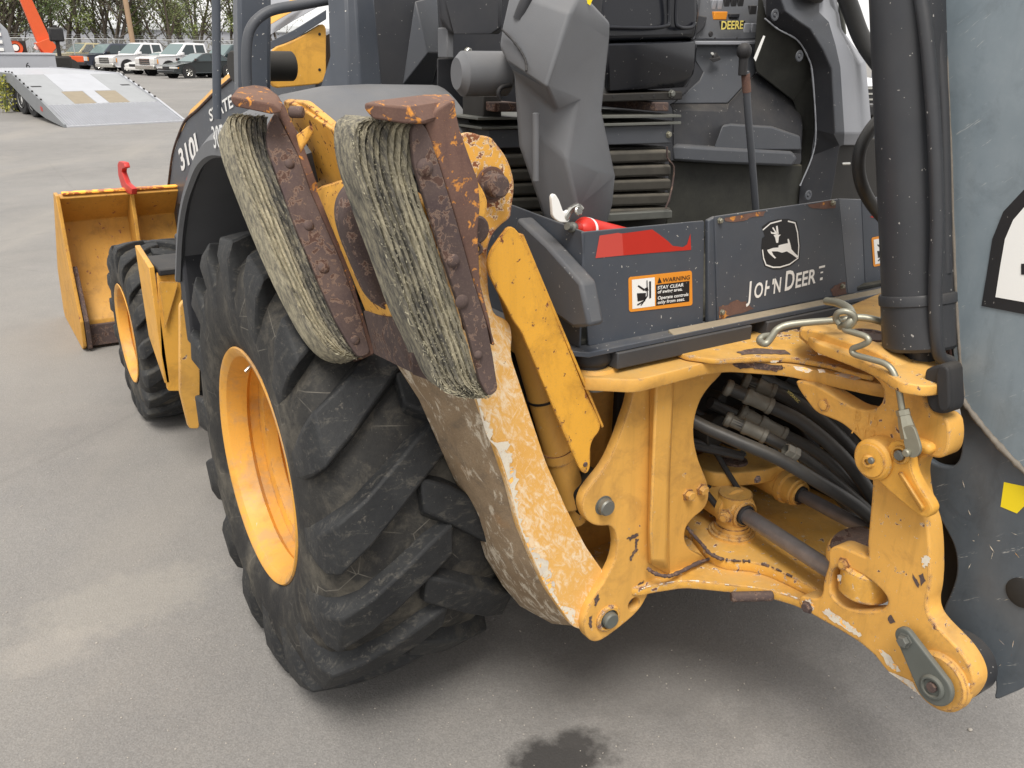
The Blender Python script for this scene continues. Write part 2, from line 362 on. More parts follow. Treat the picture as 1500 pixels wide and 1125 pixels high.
M_BELL = plain('dusty_bellows_rubber', (.045, .042, .036), .75, var=.45, scale=20, bump=.3, dust=.9, dustc=(.18, .16, .125))
M_RED = plain('red_paint', (.55, .03, .02), .35, var=.12, bump=.03)
M_REDL = plain('red_lever_paint', (.5, .035, .03), .45, var=.2)
M_REDD = plain('red_reflective_tape', (.46, .03, .02), .35, var=.12, scale=5, bump=.02)
M_REDF = plain('faded_red_tape', (.52, .07, .055), .35, var=.1, bump=.02)
M_WHT = plain('white_print', (.78, .78, .76), .45, var=.04, bump=0)
M_BPR = plain('black_print', (.018, .018, .02), .4, var=.2, bump=0, speck=.3)
M_ORP = plain('orange_print', (.72, .27, .03), .45, var=.05, bump=0)
M_YLP = plain('yellow_sticker', (.85, .66, .02), .4, var=.05, bump=0)
M_GLD = plain('gold_print', (.75, .62, .16), .45, var=.05, bump=0)
M_CHR = plain('bare_metal', (.55, .54, .50), .25, .9, var=.15, bump=.05)
M_SAND = plain('sandy_sill_dirt', (.27, .225, .16), .9, var=.3, scale=24, bump=.5, bs=90)
M_BEAM = plain('black_beam_paint', (.045, .047, .052), .5, var=.2, dust=.4, dustc=(.2, .17, .13))
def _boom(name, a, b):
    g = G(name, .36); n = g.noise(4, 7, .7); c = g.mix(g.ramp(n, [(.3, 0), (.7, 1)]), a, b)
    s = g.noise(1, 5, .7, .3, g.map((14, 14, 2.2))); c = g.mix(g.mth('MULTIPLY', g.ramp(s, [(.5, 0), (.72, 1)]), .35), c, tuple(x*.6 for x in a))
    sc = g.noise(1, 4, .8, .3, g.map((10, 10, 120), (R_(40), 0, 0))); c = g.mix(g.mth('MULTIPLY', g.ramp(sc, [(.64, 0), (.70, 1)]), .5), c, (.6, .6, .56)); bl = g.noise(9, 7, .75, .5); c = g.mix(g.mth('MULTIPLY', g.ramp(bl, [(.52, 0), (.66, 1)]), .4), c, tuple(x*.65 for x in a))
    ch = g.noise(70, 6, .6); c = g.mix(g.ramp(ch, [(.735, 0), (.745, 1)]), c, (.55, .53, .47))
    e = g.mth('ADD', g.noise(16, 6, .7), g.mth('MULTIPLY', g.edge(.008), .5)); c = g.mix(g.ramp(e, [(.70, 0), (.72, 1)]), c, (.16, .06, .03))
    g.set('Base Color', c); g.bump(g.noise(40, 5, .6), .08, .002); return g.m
M_BOOMU = _boom('pale_boom_paint', (.165, .205, .232), (.23, .27, .298))  # upper plate gets a paler base colour than the lower one
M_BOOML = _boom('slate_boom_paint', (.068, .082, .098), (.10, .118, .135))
M_WELD = plain('weld_bead', (.17, .15, .125), .7, var=.4, scale=60, bump=.6, bs=120)
M_TUBE = plain('boom_cylinder_paint', (.034, .036, .041), .38, var=.25, scale=5, dust=.2, speck=.5, bump=.06)
def _tyre():
    g = G('tyre_rubber', .68, 0, .22); n = g.noise(5, 7, .7)
    c = g.ramp(n, [(.32, (.017, .017, .018)), (.52, (.034, .033, .031)), (.70, (.115, .104, .084))])
    fd = g.ramp(g.noise(11, 8, .75, .5), [(.5, 0), (.7, 1)]); c = g.mix(g.mth('MULTIPLY', fd, .5), c, (.14, .124, .098))
    # scuff lines and fine crazing
    v = g.vor(9, 'DISTANCE_TO_EDGE', g.map((1, 1, 1), (.3, .2, .1))); nn = g.noise(6, 3)
    ln = g.mth('MULTIPLY', g.ramp(v, [(.0, 1), (.012, 0)]), g.ramp(nn, [(.5, 0), (.6, 1)])); c = g.mix(g.mth('MULTIPLY', ln, .6), c, (.24, .22, .185))
    c = g.mix(g.mth('MULTIPLY', g.ramp(g.noise(200, 2, .5), [(.70, 0), (.74, 1)]), .3), c, (.22, .2, .17))
    g.set('Base Color', c); g.bump(g.mth('ADD', g.noise(60, 6, .7), g.mth('MULTIPLY', g.noise(9, 4), 1.5)), .5, .004); return g.m
M_TYRE = _tyre()
def _lug():
    g = G('tread_rubber', .6, 0, .25); n = g.noise(7, 7, .7)
    c = g.ramp(n, [(.3, (.015, .016, .018)), (.58, (.028, .029, .030)), (.76, (.075, .069, .057))]); sf = g.noise(1, 6, .75, .6, g.map((16, 40, 40))); c = g.mix(g.mth('MULTIPLY', g.ramp(sf, [(.54, 0), (.68, 1)]), .5), c, (.13, .12, .10))
    e = g.mth('ADD', g.noise(30, 6, .7), g.mth('MULTIPLY', g.edge(.008), .55)); c = g.mix(g.mth('MULTIPLY', g.ramp(e, [(.62, 0), (.74, 1)]), .6), c, (.2, .18, .15))
    c = g.mix(g.mth('MULTIPLY', g.ramp(g.noise(150, 2, .5), [(.70, 0), (.74, 1)]), .25), c, (.2, .185, .16))
    g.set('Base Color', c); g.bump(g.mth('ADD', g.noise(80, 6, .7), g.noise(14, 4)), .45, .003); return g.m
M_LUG = _lug()
def _strip():
    g = G('frayed_tyre_strip', .9)
    rnd = g.N.new('ShaderNodeObjectInfo').outputs['Random']
    n = g.noise(1, 6, .75, .4, g.map((150, 70, 24), (0, R_(21.7), 0)))
    big = g.noise(7, 4, .6)
    k = g.mth('ADD', n, g.mth('ADD', g.mth('MULTIPLY', g.mth('SUBTRACT', rnd, .5), .22), g.mth('MULTIPLY', g.mth('SUBTRACT', big, .5), .25)))
    c = g.ramp(k, [(.28, (.045, .044, .042)), (.38, (.12, .112, .095)), (.50, (.27, .245, .18)), (.66, (.48, .43, .30))])
    c = g.mix(g.mth('MULTIPLY', g.ramp(g.noise(240, 3, .7), [(.5, 0), (.75, 1)]), .45), c, (.12, .115, .095))
    g.set('Base Color', c); g.bump(g.mth('ADD', g.noise(1, 6, .8, .5, g.map((330, 160, 30), (0, R_(21.7), 0))), g.noise(90, 4, .7)), .9, .004); return g.m
M_STRIP = _strip()
M_FRAY = plain('frayed_cord', (.33, .305, .22), .9, var=.3, scale=60, bump=0)
M_RUBD = plain('strip_rubber', (.03, .031, .034), .8, var=.4, scale=60, bump=.5, dust=.3)

# ================================================================ THE BACKHOE LOADER
BK, LF, TOP = V(0, -1, 0), V(-1, 0, 0), V(0, 0, 1)
MC = empty('backhoe_loader', 'worn yellow and slate-grey backhoe loader filling the foreground, seen from its left rear', 'backhoe loader')

# ---- wheels
def wheel(name, R, W, rim_r, n_lug, loc, rim_prof, flip=False):
    k = (R-rim_r)/(.637-.315); s = W/.5; rr = lambda r: rim_r+(r-.315)*k
    prof = [(-.215, .312), (-.238, .335), (-.25, .37), (-.258, .42), (-.254, .48), (-.243, .53), (-.225, .563), (-.185, .586), (-.10, .598), (0, .602)]
    prof = prof+[(-x, r) for x, r in prof[-2::-1]]
    bm = bmesh.new(); lathe_bm(bm, V(0, 0, 0), V(1, 0, 0), [(x*s, rr(r)) for x, r in prof], 96)
    o = from_bm(name, bm, M_TYRE, MC, 0, 60); o.location = loc
    if flip: o.rotation_euler = (0, 0, PI)
    st = [(.035, .598, .035, .630, 1, 2.8, 4.4), (-.03, .597, -.03, .637, -2.5, 3.3, 4.7), (-.10, .594, -.10, .636, -7.5, 3.5, 4.9), (-.165, .586, -.168, .632, -12.5, 3.8, 5.2),
          (-.222, .562, -.239, .622, -17, 4.3, 5.5), (-.242, .532, -.258, .582, -19, 3.9, 5.0), (-.252, .49, -.2605, .53, -20.6, 3.1, 4.0), (-.256, .45, -.2575, .462, -21.4, 2.3, 2.8)]
    kk = n_lug/19*.93
    for side in (1, -1):
        vs_, fs = [], []
        for (xc, rc, xt, rt, a, wt, wb) in st:
            for (x, r, w) in ((xc, rc-.01, -wb), (xt, rt, -wt), (xt, rt, wt), (xc, rc-.01, wb)):
                t = R_(a+w/kk); q = rr(r)
                vs_.append(V(x*s*side, -q*math.cos(t), q*math.sin(t)))
        for i in range(len(st)-1):
            for j in range(3): fs.append((i*4+j, i*4+j+1, i*4+5+j, i*4+4+j))
        fs += [(0, 1, 2, 3), tuple(len(vs_)-1-q for q in range(4))]
        L = pyd('tread_lug', vs_, fs, M_LUG, o, .006, 35, True, 2)
        for i in range(n_lug):
            c = L if i == 0 else dup(L, o)
            c.rotation_euler = (-(2*PI/n_lug)*(i+(.5 if side < 0 else 0)+random.uniform(-.02, .02)), 0, 0)
    bm = bmesh.new(); lathe_bm(bm, V(0, 0, 0), V(1, 0, 0), rim_prof, 96)
    from_bm('rim', bm, M_RIM, o, 0, 30)
    return o
rp = [(-.205, .300), (-.222, .312), (-.232, .326), (-.237, .332), (-.242, .328), (-.240, .318), (-.228, .304), (-.205, .296), (-.172, .290), (-.160, .303), (-.132, .303), (-.124, .280), (-.090, .274), (-.078, .290), (-.050, .288), (-.042, .252), (-.005, .240), (.012, .228), (.014, .205), (-.01, .12), (-.03, .115), (-.035, .10), (-.035, .0)]
RW = wheel('rear_wheel', .637, .5, .315, 16, (-.793, 0, .637), rp)
RW['label'] = 'left rear wheel with worn chevron tread and deep yellow rim'
tube('valve_stem', [V(-.18, .02, .297), V(-.21, .02, .285), V(-.235, .016, .27)], .005, M_CHR, RW)
hexbolt(V(-.03, 0, .0), LF, .03, .05, M_YEL, RW, 'hub_bolt')
wheel('rear_wheel', .637, .5, .315, 16, (.793, 0, .637), rp, True)
rpf = [(x*.7, .215+(r-.30)*.75 if r > .2 else r*.7) for x, r in rp]
FW = wheel('front_wheel', .428, .33, .215, 17, (-.848, 2.161, .428), rpf)
wheel('front_wheel', .428, .33, .215, 17, (.848, 2.161, .428), rpf, True)
# front wheel disc nuts
for k in range(6):
    a = k*PI/3; hexbolt(V(-.02, .1*math.cos(a), .1*math.sin(a)), LF, .014, .03, M_YEL, FW, 'wheel_nut')
box('front_axle', (-.72, 2.08, .34), (.72, 2.24, .5), M_YELD, MC, .02)
box('chassis', (-.42, -.42, .50), (.42, 3.0, 1.02), M_DARK, MC, .02)  # plain dark block for engine and chassis, put in to block light below
box('rear_axle', (-.6, -.12, .52), (.6, .12, .76), M_DARK, MC, .03)

# ---- rear fender over the tyre, with its black wheel well
lipc = catmull([U(px, py, 'x', -1.035) for px, py in ((264, 414), (267, 350), (274, 302), (285, 268), (296, 245), (312, 232), (332, 232), (342, 236))]+[V(-1.035, -.20, 1.43), V(-1.035, -.26, 1.41)], 4)
bm = bmesh.new(); rings = []; nl_ = len(lipc)
for i, p in enumerate(lipc):
    t = i/(nl_-1); tg = (lipc[min(i+1, nl_-1)]-lipc[max(i-1, 0)]); nr = V(0, -tg.z, tg.y).normalized(); nr = nr if nr.dot(p-V(0, .05, .7)) > 0 else -nr
    h = .030+.042*math.exp(-((t-.7)/.3)**2); hi = h+.088*math.exp(-((t-.78)/.34)**2)
    Q = []
    for x, k in ((-1.035, 0), (-1.047, .006), (-1.047, h*.62), (-1.030, h*.92), (-.99, h+(hi-h)*.35), (-.90, h+(hi-h)*.8), (-.80, hi), (-.68, hi+.004), (-.50, hi), (-.50, .02), (-1.02, .014)):
        w = p+nr*k; Q.append(V(x, w.y, w.z))
    rings.append([bm.verts.new(q) for q in Q])
for A, B in zip(rings, rings[1:]):
    for k in range(11): bm.faces.new((A[k], A[(k+1) % 11], B[(k+1) % 11], B[k]))
bm.faces.new(rings[0]); bm.faces.new(rings[-1][::-1])
FN = from_bm('rear_fender', bm, M_PLAS, MC, 0, 30)
loft('wheel_well_panel', [V(-.505, y, z) for y, z in ((.85, .55), (.85, 1.1), (.5, 1.42), (0, 1.5), (-.45, 1.35), (-.56, 1.1), (-.5, .6))], [V(-.49, y, z) for y, z in ((.85, .55), (.85, 1.1), (.5, 1.42), (0, 1.5), (-.45, 1.35), (-.56, 1.1), (-.5, .6))], M_DARK, MC, .002)
box('wheel_well_apron', (-1.03, .62, .80), (-.5, .70, 1.16), M_PLAD, MC, .01)
lettering('unit_number', '30F', U(316, 217, 'x', -1.047), U(332, 215, 'x', -1.047), LF, M_WHT, FN, .004)

# ---- engine hood ahead of the cab
HX = -.42
ho = [(347, 109), (322, 130), (311, 140), (290, 161), (273, 176), (263, 197), (254, 225), (249, 260), (246, 290), (243, 352), (262, 366)]
hp = T(ho, 'x', HX)
hp = [V(HX, 1.0, U(385, 78, 'x', HX).z+.0)]+hp
base = [V(HX, p.y, min(.75, p.z)) for p in (hp[-1], hp[0])]
HD = plate('engine_hood_side', hp+[V(HX, hp[-1].y-.1, .8), V(HX, 1.0, .8)], LF, .03, M_SHEET, MC, .006, .03)
tp = hp[:-1]
A = [p+V(.004, 0, -.004) for p in tp]; B = [V(HX+.03, p.y+.0, p.z+.055) for p in tp]; Cc = [V(-.2, p.y+.03, p.z+.13) for p in tp]; D = [V(.2, p.y+.03, p.z+.13) for p in tp]; E_ = [V(-HX-.03, p.y, p.z+.055) for p in tp]; F_ = [V(-HX, p.y, p.z) for p in tp]
n = len(tp)
def strip2(name, a, b, mat):
    return pyd(name, a+b, [(i, i+1, n+i+1, n+i) for i in range(n-1)], mat, MC, 0, 40, True)
strip2('hood_stripe', A, B, M_YEL); strip2('hood_panel', B, Cc, M_PLAL); strip2('hood_top', Cc, D, M_SHEET); strip2('hood_panel', D, E_, M_PLAL); strip2('hood_stripe', E_, F_, M_YEL)
hsz = (U(275, 218, 'x', HX).z-U(275, 248, 'x', HX).z)/.72
lettering('model_number', '310L', U(267, 250, 'x', HX), U(298, 222, 'x', HX), LF, M_WHT, HD, .004, bold=.03, size=hsz)
hs2 = (U(330, 148, 'x', HX).z-U(330, 166, 'x', HX).z)/.72
lettering('stencil', 'STATE', U(309, 178, 'x', HX), U(343, 156, 'x', HX), LF, M_WHT, HD, .004, bold=.02, size=hs2)
flat('reflector', T([(273, 262), (283, 240), (283, 262), (272, 274)], 'x', HX-.02), LF, M_REDD, HD)
tube('hood_beading', [p+V(-.004, 0, 0) for p in hp[1:-1]], .007, M_RUST, HD, 8)

# ---- front loader: bucket, red hook
BX0, BX1 = -1.08, 1.08
pf = [(3.52, .905), (3.50, .885), (3.70, .72), (3.62, .40), (3.42, .17), (3.40, .03), (3.47, .0), (4.25, .0), (4.25, .02), (3.50, .03), (3.45, .16), (3.66, .40), (3.74, .73), (3.56, .905)]
BU = loft('loader_bucket', [V(BX0, y, z) for y, z in pf], [V(BX1, y, z) for y, z in pf], M_YELB, MC, .006)
sp = [(3.46, .91), (3.56, .915), (4.15, .35), (4.25, .04), (4.22, 0), (3.42, 0), (3.34, .04), (3.30, .2), (3.40, .5)]
for x in (BX0-.02, BX1): loft('bucket_side', [V(x, y, z) for y, z in sp], [V(x+.02, y, z) for y, z in sp], M_YELB, BU, .004)
loft('wear_plate', [V(BX0+.004, y, z) for y, z in ((3.45, .5), (3.30, .2), (3.34, .02), (3.47, .0), (3.45, .2))], [V(BX0+.03, y, z) for y, z in ((3.45, .5), (3.30, .2), (3.34, .02), (3.47, .0), (3.45, .2))], M_RUST, BU, .003)
box('heel_plate', (BX0+.03, 3.385, .02), (BX1, 3.41, .15), M_RUST, BU, .004)
box('top_lip', (BX0+.02, 3.50, .905), (BX1, 3.56, .917), M_LIP, BU, .003)
for x in (-.70, -.1, .6): loft('bucket_rib', [V(x, y, z) for y, z in ((3.48, .89), (3.70, .72), (3.60, .4), (3.40, .17), (3.47, .5))], [V(x+.022, y, z) for y, z in ((3.48, .89), (3.70, .72), (3.60, .4), (3.40, .17), (3.47, .5))], M_YELB, BU, .003)
hk = T([(172, 240), (174, 236), (181, 238), (183, 246), (179, 247), (178, 252), (184, 268), (193, 276), (193, 285), (187, 284), (178, 274), (173, 256)], 'x', -.72)
plate('chain_hook', hk, LF, .03, M_REDL, BU, .004, .006)
for x in (-.5, .46): loft('loader_arm', [V(x, y, z) for y, z in ((.9, 1.0), (.9, 1.12), (2.6, 1.0), (3.45, .45), (3.45, .3), (2.5, .84))], [V(x+.07, y, z) for y, z in ((.9, 1.0), (.9, 1.12), (2.6, 1.0), (3.45, .45), (3.45, .3), (2.5, .84))], M_YEL, MC, .01)

# ---- cab step between the wheels
SX = -1.0
st = T([(213, 376), (221, 374), (228, 398), (265, 401)], 'x', SX)
a0 = T([(230, 399), (266, 401), (266, 573), (246, 573), (236, 520)], 'y', 1.28)
ST = plate('cab_step', a0, BK, .02, M_YEL, MC, .003, .006)
loft('step_side', [V(-1.02, 1.28, .93), V(-1.02, 1.28, .46), V(-1.02, 1.50, .60), V(-1.02, 1.52, .97)], [V(-1.0, 1.28, .93), V(-1.0, 1.28, .46), V(-1.0, 1.50, .60), V(-1.0, 1.52, .97)], M_YEL, ST, .003)
tz = a0[0].z
box('step_tread', (-.99, 1.26, tz-.012), (-.6, 1.53, tz+.014), M_BLK, ST, .006)
plate('step_gusset', T([(233, 413), (262, 413), (242, 482)], 'y', 1.262), BK, .006, M_YEL, ST, .001, .004)
fp = T([(264, 448), (278, 432), (292, 440), (293, 560), (292, 628), (277, 628), (264, 575)], 'y', .86)
plate('frame_side_plate', fp, BK, .03, M_YELD, MC, .003, .006)

# ---- rear main frame
Y1 = -.80
o1 = [(928, 560), (926, 585), (917, 613), (900, 660), (885, 688), (866, 710), (855, 727), (852, 745), (860, 764), (877, 772), (896, 769), (904, 784), (904, 812), (893, 840), (872, 872), (857, 900),
      (854, 922), (861, 937), (874, 942), (893, 931), (935, 897), (948, 874), (954, 861), (982, 850), (1005, 838), (1040, 819), (1024, 813), (1008, 804), (1001, 784), (1010, 762), (1036, 744), (1040, 716), (1030, 690), (1021, 668), (1015, 633), (1020, 600), (1033, 573), (1056, 550), (1060, 542), (930, 556)]
hole1 = [circle_on(U(929, 885, 'y', Y1), BK, .018, 14)]
P1 = plate('rear_frame_plate', T(o1, 'y', Y1), BK, .028, M_YELD, MC, .004, .02, hole1, it=3)
A = T([(951, 562), (988, 558), (982, 700), (981, 780), (982, 846), (949, 826), (948, 775)], 'y', Y1)
B = T([(961, 562), (986, 559), (979, 700), (977, 775), (975, 822), (954, 822), (952, 775)], 'y', Y1-.03)
loft('frame_channel', A, B, M_YELD, P1, .006)
P2 = plate('front_frame_plate', [p+V(0, .2, 0) for p in T(o1, 'y', Y1)], BK, .028, M_YELD, MC, .004, .02, it=3)
for (px, py, r) in ((884, 740, .020), (890, 905, .021)):
    c = U(px, py, 'y', Y1); lathe('pin', c+V(0, .02, 0), BK, [(0, r*1.2), (.022, r*1.2), (.022, r), (.036, r), (.040, r*.85), (.040, 0)], M_PIN if py < 800 else M_KEEP, P1, 30)
lathe('pin_boss', U(890, 905, 'y', Y1)+V(0, .01, 0), BK, [(0, .036), (.014, .036), (.018, .032), (.018, .026)], M_EDGE, P1, 36)
for px, py in ((1007, 724), (1027, 716)): hexbolt(U(px, py, 'y', Y1), BK, .0125, .018, M_YELD, P1)
for px, py in ((938, 793), (930, 806), (927, 780)): pass

# top flange, lower deck
ZT = 1.06
ft = T([(845, 543), (853, 553), (933, 557), (985, 544), (1035, 531), (1070, 527), (1153, 533), (1200, 543), (1233, 551), (1290, 563), (1320, 566)], 'z', ZT)
fl = ft+[V(.14, -1.02, ZT), V(.16, -.85, ZT), V(.16, -.45, ZT), V(-.52, -.45, ZT), V(-.56, -.70, ZT)]
TF = plate('top_swing_plate', fl, TOP, .030, M_YELD, MC, .004, .012)
f2 = T([(1000, 520), (1050, 527), (1110, 523), (1160, 524), (1215, 533), (1250, 545), (1285, 552)], 'z', ZT+.014)
plate('swing_plate_doubler', f2+[V(.10, -.98, ZT+.014), V(.1, -.75, ZT+.014), V(-.25, -.70, ZT+.014)], TOP, .012, M_EDGE, TF, .003, .01)
ZL = .47
fl = T([(940, 862), (953, 858), (1004, 850), (1056, 855), (1118, 862), (1168, 876), (1215, 899)], 'z', ZL)
LD = plate('lower_swing_plate', fl+[V(.12, -1.06, ZL), V(.40, -.9, ZL), V(.46, -.40, ZL), V(-.45, -.40, ZL), V(-.40, -.76, ZL)], TOP, .024, M_EDGE, MC, .004, .012)
fz = T([(1012, 775), (1028, 796), (1040, 810), (1058, 819), (1080, 822), (1102, 823), (1130, 831), (1160, 845), (1215, 872)], 'z', .50)
LD2 = plate('cylinder_pocket_plate', fz+[V(.12, -1.02, .5), V(.42, -.85, .5), V(.45, -.42, .5), V(-.2, -.42, .5)], TOP, .03, M_EDGE, LD, .004, .01)
lathe('worn_pad', U(1087, 862, 'z', ZL-.012)+V(-.05, -.012, 0), V(1, -.55, 0), [(0, .0), (0, .010), (.004, .013), (.10, .013), (.104, .010), (.104, 0)], M_RUST, LD, 14)
# welds at the foot of the channel
def bead(name, pts, r, mat, parent):
    Q = catmull(pts, 10); bm = bmesh.new(); tube_bm(bm, Q, [r*random.uniform(.75, 1.25) for _ in Q], 7, 1, False); return from_bm(name, bm, mat, parent, 0, 60)
bead('weld_bead', TY([(948, 832, -.812), (960, 840, -.83), (978, 844, -.84), (996, 838, -.83), (1020, 826, -.82), (1038, 819, -.815)]), .005, M_RUST, LD)
def patch(nm, P, n, mat, parent, j=.002, off=.0009, sub=5):
    n = V(n).normalized(); u = n.orthogonal().normalized(); v = n.cross(u); out = []
    for i, p in enumerate(P):
        q = P[(i+1) % len(P)]
        for k in range(sub): out.append(p.lerp(q, k/sub)+u*random.uniform(-j, j)+v*random.uniform(-j, j)+n*off)
    return pyd(nm, out, [tuple(range(len(out)))], mat, parent)
e0, e1 = ft[5], ft[6]; en = (e1-e0).cross(TOP).normalized(); en = en if en.y < 0 else -en
patch('bare_patch', [e0.lerp(e1, .02)+V(0, 0, -.008), e0.lerp(e1, .10)+V(0, 0, -.003), e0.lerp(e1, .9)+V(0, 0, -.002), e0.lerp(e1, .98)+V(0, 0, -.009), e0.lerp(e1, .8)+V(0, 0, -.020), e0.lerp(e1, .45)+V(0, 0, -.015), e0.lerp(e1, .2)+V(0, 0, -.020)], en, M_RUST, TF, .0025, .002)
patch('bare_patch', T([(1076, 524), (1105, 519), (1150, 522), (1158, 529), (1120, 527), (1086, 529)], 'z', ZT), TOP, M_RUST, TF, .003, .0152)
for q in ([(1162, 537), (1176, 538), (1190, 543), (1184, 547), (1166, 543)], [(1196, 541), (1206, 541), (1210, 546), (1200, 547)], [(1222, 546), (1246, 549), (1262, 555), (1250, 557), (1226, 551)], [(1128, 529), (1140, 529), (1138, 532), (1130, 532)]): patch('chipped_patch', T(q, 'z', ZT+.014), TOP, M_PRIM, TF, .002, .001)
bead('worn_edge', TY([(1006, 772, -.79), (1014, 782, -.80), (1028, 797, -.81), (1040, 811, -.83), (1058, 820, -.86)]+[(x, y_, yy) for x, y_, yy in ()]), .0045, M_RUST, LD)
we = catmull([p+V(0, 0, .001) for p in fz[2:8]], 8); bm = bmesh.new()
for i in range(len(we)-1):
    if random.random() < .62: tube_bm(bm, [we[i], we[i+1]], random.uniform(.0015, .0045), 6, 1, False)
from_bm('worn_edge', bm, M_RUST, LD, 0, 60)
le = catmull(fl[:7], 10); bm = bmesh.new()
for i in range(len(le)-1):
    if random.random() < .45: tube_bm(bm, [le[i]+V(0, 0, -.001), le[i+1]+V(0, 0, -.001)], random.uniform(.001, .003), 6, 1, False)
from_bm('worn_edge', bm, M_PRIM, LD, 0, 60)
for q in ([(918, 788), (934, 780), (936, 784), (922, 792)], [(930, 788), (936, 790), (932, 800), (935, 806), (928, 812), (924, 822), (922, 818), (930, 802)], [(870, 878), (876, 870), (878, 876), (872, 890)], [(862, 905), (867, 902), (866, 920), (862, 918)], [(936, 854), (944, 850), (942, 858), (930, 868), (928, 866)]): patch('chipped_patch', T(q, 'y', Y1), BK, M_RUST, P1, .0024, .001, 6)
# interior: upper clevis of the swing cylinder
ZC = .66
cl = T([(1010, 672), (1037, 692), (1061, 694), (1101, 691), (1125, 688), (1155, 678), (1215, 656), (1160, 644), (1092, 656), (1055, 657), (1020, 664)], 'z', ZC)
CV = plate('swing_cylinder_clevis', cl, TOP, .042, M_YELD, MC, .006, .02, it=3)
lathe('pin_recess', U(1076, 676, 'z', ZC), TOP, [(-.01, 0), (.001, .0), (.001, .026), (.006, .028), (.006, .034), (0, .036)], M_RUST, CV, 30)
c = U(1088, 666, 'z', ZC); hexbolt(c, TOP, .008, .012, M_PIN, CV)
hexbolt(U(1109, 702, 'y', -.92), BK, .008, .006, M_RUST, CV)
# swing cylinders: trunnion, gland, rod
def swing_cyl(pa, pb, z, rt, nm):
    a, b = U(*pa, 'z', z), U(*pb, 'z', z); d = (b-a).normalized()
    o = lathe(nm, a-d*.02, -d, [(0, 0), (0, rt*1.9), (.004, rt*2.1), (.03, rt*2.1), (.034, rt*2.5), (.05, rt*2.5), (.055, rt*2.25), (.4, rt*2.25), (.4, 0)], M_YELD, MC, 40)
    lathe('gland_ring', a-d*.018, d, [(-.01, rt*1.8), (.006, rt*1.8), (.010, rt*1.55), (.004, rt*1.5), (.004, rt*1.3)], M_YELD, o, 36)
    lathe('gland_seal', a-d*.010, d, [(-.02, rt*1.28), (.004, rt*1.28), (.006, rt*1.15), (.004, rt*1.0)], M_BLK, o, 30)
    tube('cylinder_rod', [a-d*.02, b+d*.02], rt, M_ROD, o, 24, smooth=False)
    return o, a, b, d
SC, a, b, d = swing_cyl((1096, 757), (1213, 833), .575, .0215, 'swing_cylinder')
c = V(a.x, a.y, 0)-d*.055
lathe('trunnion', V(c.x, c.y, .5), TOP, [(0, .062), (.008, .062), (.010, .055), (.016, .055), (.018, .048), (.03, .048), (.03, .044), (.12, .044), (.12, .0)], M_YELD, SC, 36)
tube('grease_fitting', [c+V(-.035, -.02, .585), c+V(-.075, -.035, .58)], .011, M_YELD, SC, 8, smooth=False)
hexbolt(c+V(-.06, -.03, .583), V(-.9, -.35, -.05), .015, .014, M_YELD, SC)
swing_cyl((1178, 727), (1268, 775), .60, .018, 'swing_cylinder')
# dark valve block and clutter deep inside the frame opening
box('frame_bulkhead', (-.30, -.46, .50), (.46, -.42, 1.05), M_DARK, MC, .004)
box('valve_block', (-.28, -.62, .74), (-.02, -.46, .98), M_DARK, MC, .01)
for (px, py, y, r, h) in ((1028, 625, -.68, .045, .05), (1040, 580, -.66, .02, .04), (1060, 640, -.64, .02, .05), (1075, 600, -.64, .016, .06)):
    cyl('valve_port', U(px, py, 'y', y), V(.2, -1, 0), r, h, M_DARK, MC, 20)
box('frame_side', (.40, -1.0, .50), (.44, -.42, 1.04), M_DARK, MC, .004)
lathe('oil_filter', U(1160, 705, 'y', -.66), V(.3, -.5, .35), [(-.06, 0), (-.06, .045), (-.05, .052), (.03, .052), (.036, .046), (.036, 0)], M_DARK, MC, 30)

def hose(pts, r, fit=(), nm='hydraulic_hose'):
    r *= 1.18
    P = TY(pts); o = tube(nm, P, r, M_HOSE, MC, 14, 6)
    for (i, j, k) in fit:      # crimped fitting sleeves between two points
        a, b = P[i], P[j]; d = (b-a).normalized(); L = (b-a).length
        lathe('hose_fitting', a, d, [(0, 0), (0, r*1.0*k), (.004, r*1.22*k), (.014, r*1.25*k), (.018, r*.98*k), (L*.42, r*.98*k), (L*.42+.003, r*1.2*k), (L*.55, r*1.2*k), (L*.55+.003, r*1.08*k), (L-.012, r*1.08*k), (L-.010, r*1.22*k), (L, r*1.22*k), (L+.002, r)], M_FIT, o, 16)
    return o
hose([(1062, 566, -.78), (1130, 596, -.86), (1180, 622, -.92), (1235, 670, -1.0), (1275, 725, -1.05), (1300, 780, -1.08)], .0145, [(0, 1, 1)])
hose([(1088, 556, -.74), (1135, 574, -.80), (1180, 598, -.86), (1230, 640, -.94), (1272, 690, -1.0), (1300, 740, -1.04)], .014, [(0, 1, 1)])
hose([(1062, 612, -.80), (1122, 640, -.88), (1180, 672, -.95), (1235, 716, -1.02), (1278, 756, -1.07), (1300, 790, -1.08)], .0125, [(0, 1, 1.05)])
hose([(1084, 602, -.77), (1150, 637, -.85), (1200, 665, -.92), (1245, 708, -1.0), (1285, 765, -1.06)], .013, [(0, 1, 1.05)])
hose([(985, 598, -.74), (1026, 622, -.80), (1075, 644, -.87), (1140, 672, -.95), (1200, 707, -1.02), (1250, 738, -1.06), (1295, 775, -1.09)], .0138)
hose([(1040, 590, -.70), (1110, 625, -.74), (1170, 665, -.82), (1240, 740, -.93), (1285, 800, -.99)], .013)
hose([(1110, 552, -.66), (1180, 585, -.72), (1235, 625, -.80), (1275, 690, -.90), (1300, 760, -.96)], .016)
hose([(1150, 552, -.62), (1210, 590, -.68), (1250, 640, -.78), (1290, 720, -.9)], .013)
lettering('hose_print', 'HYDRAULIC 2-WIRE', U(1146, 572, 'y', -.84), U(1195, 604, 'y', -.90), BK, M_GLD, MC, .016)
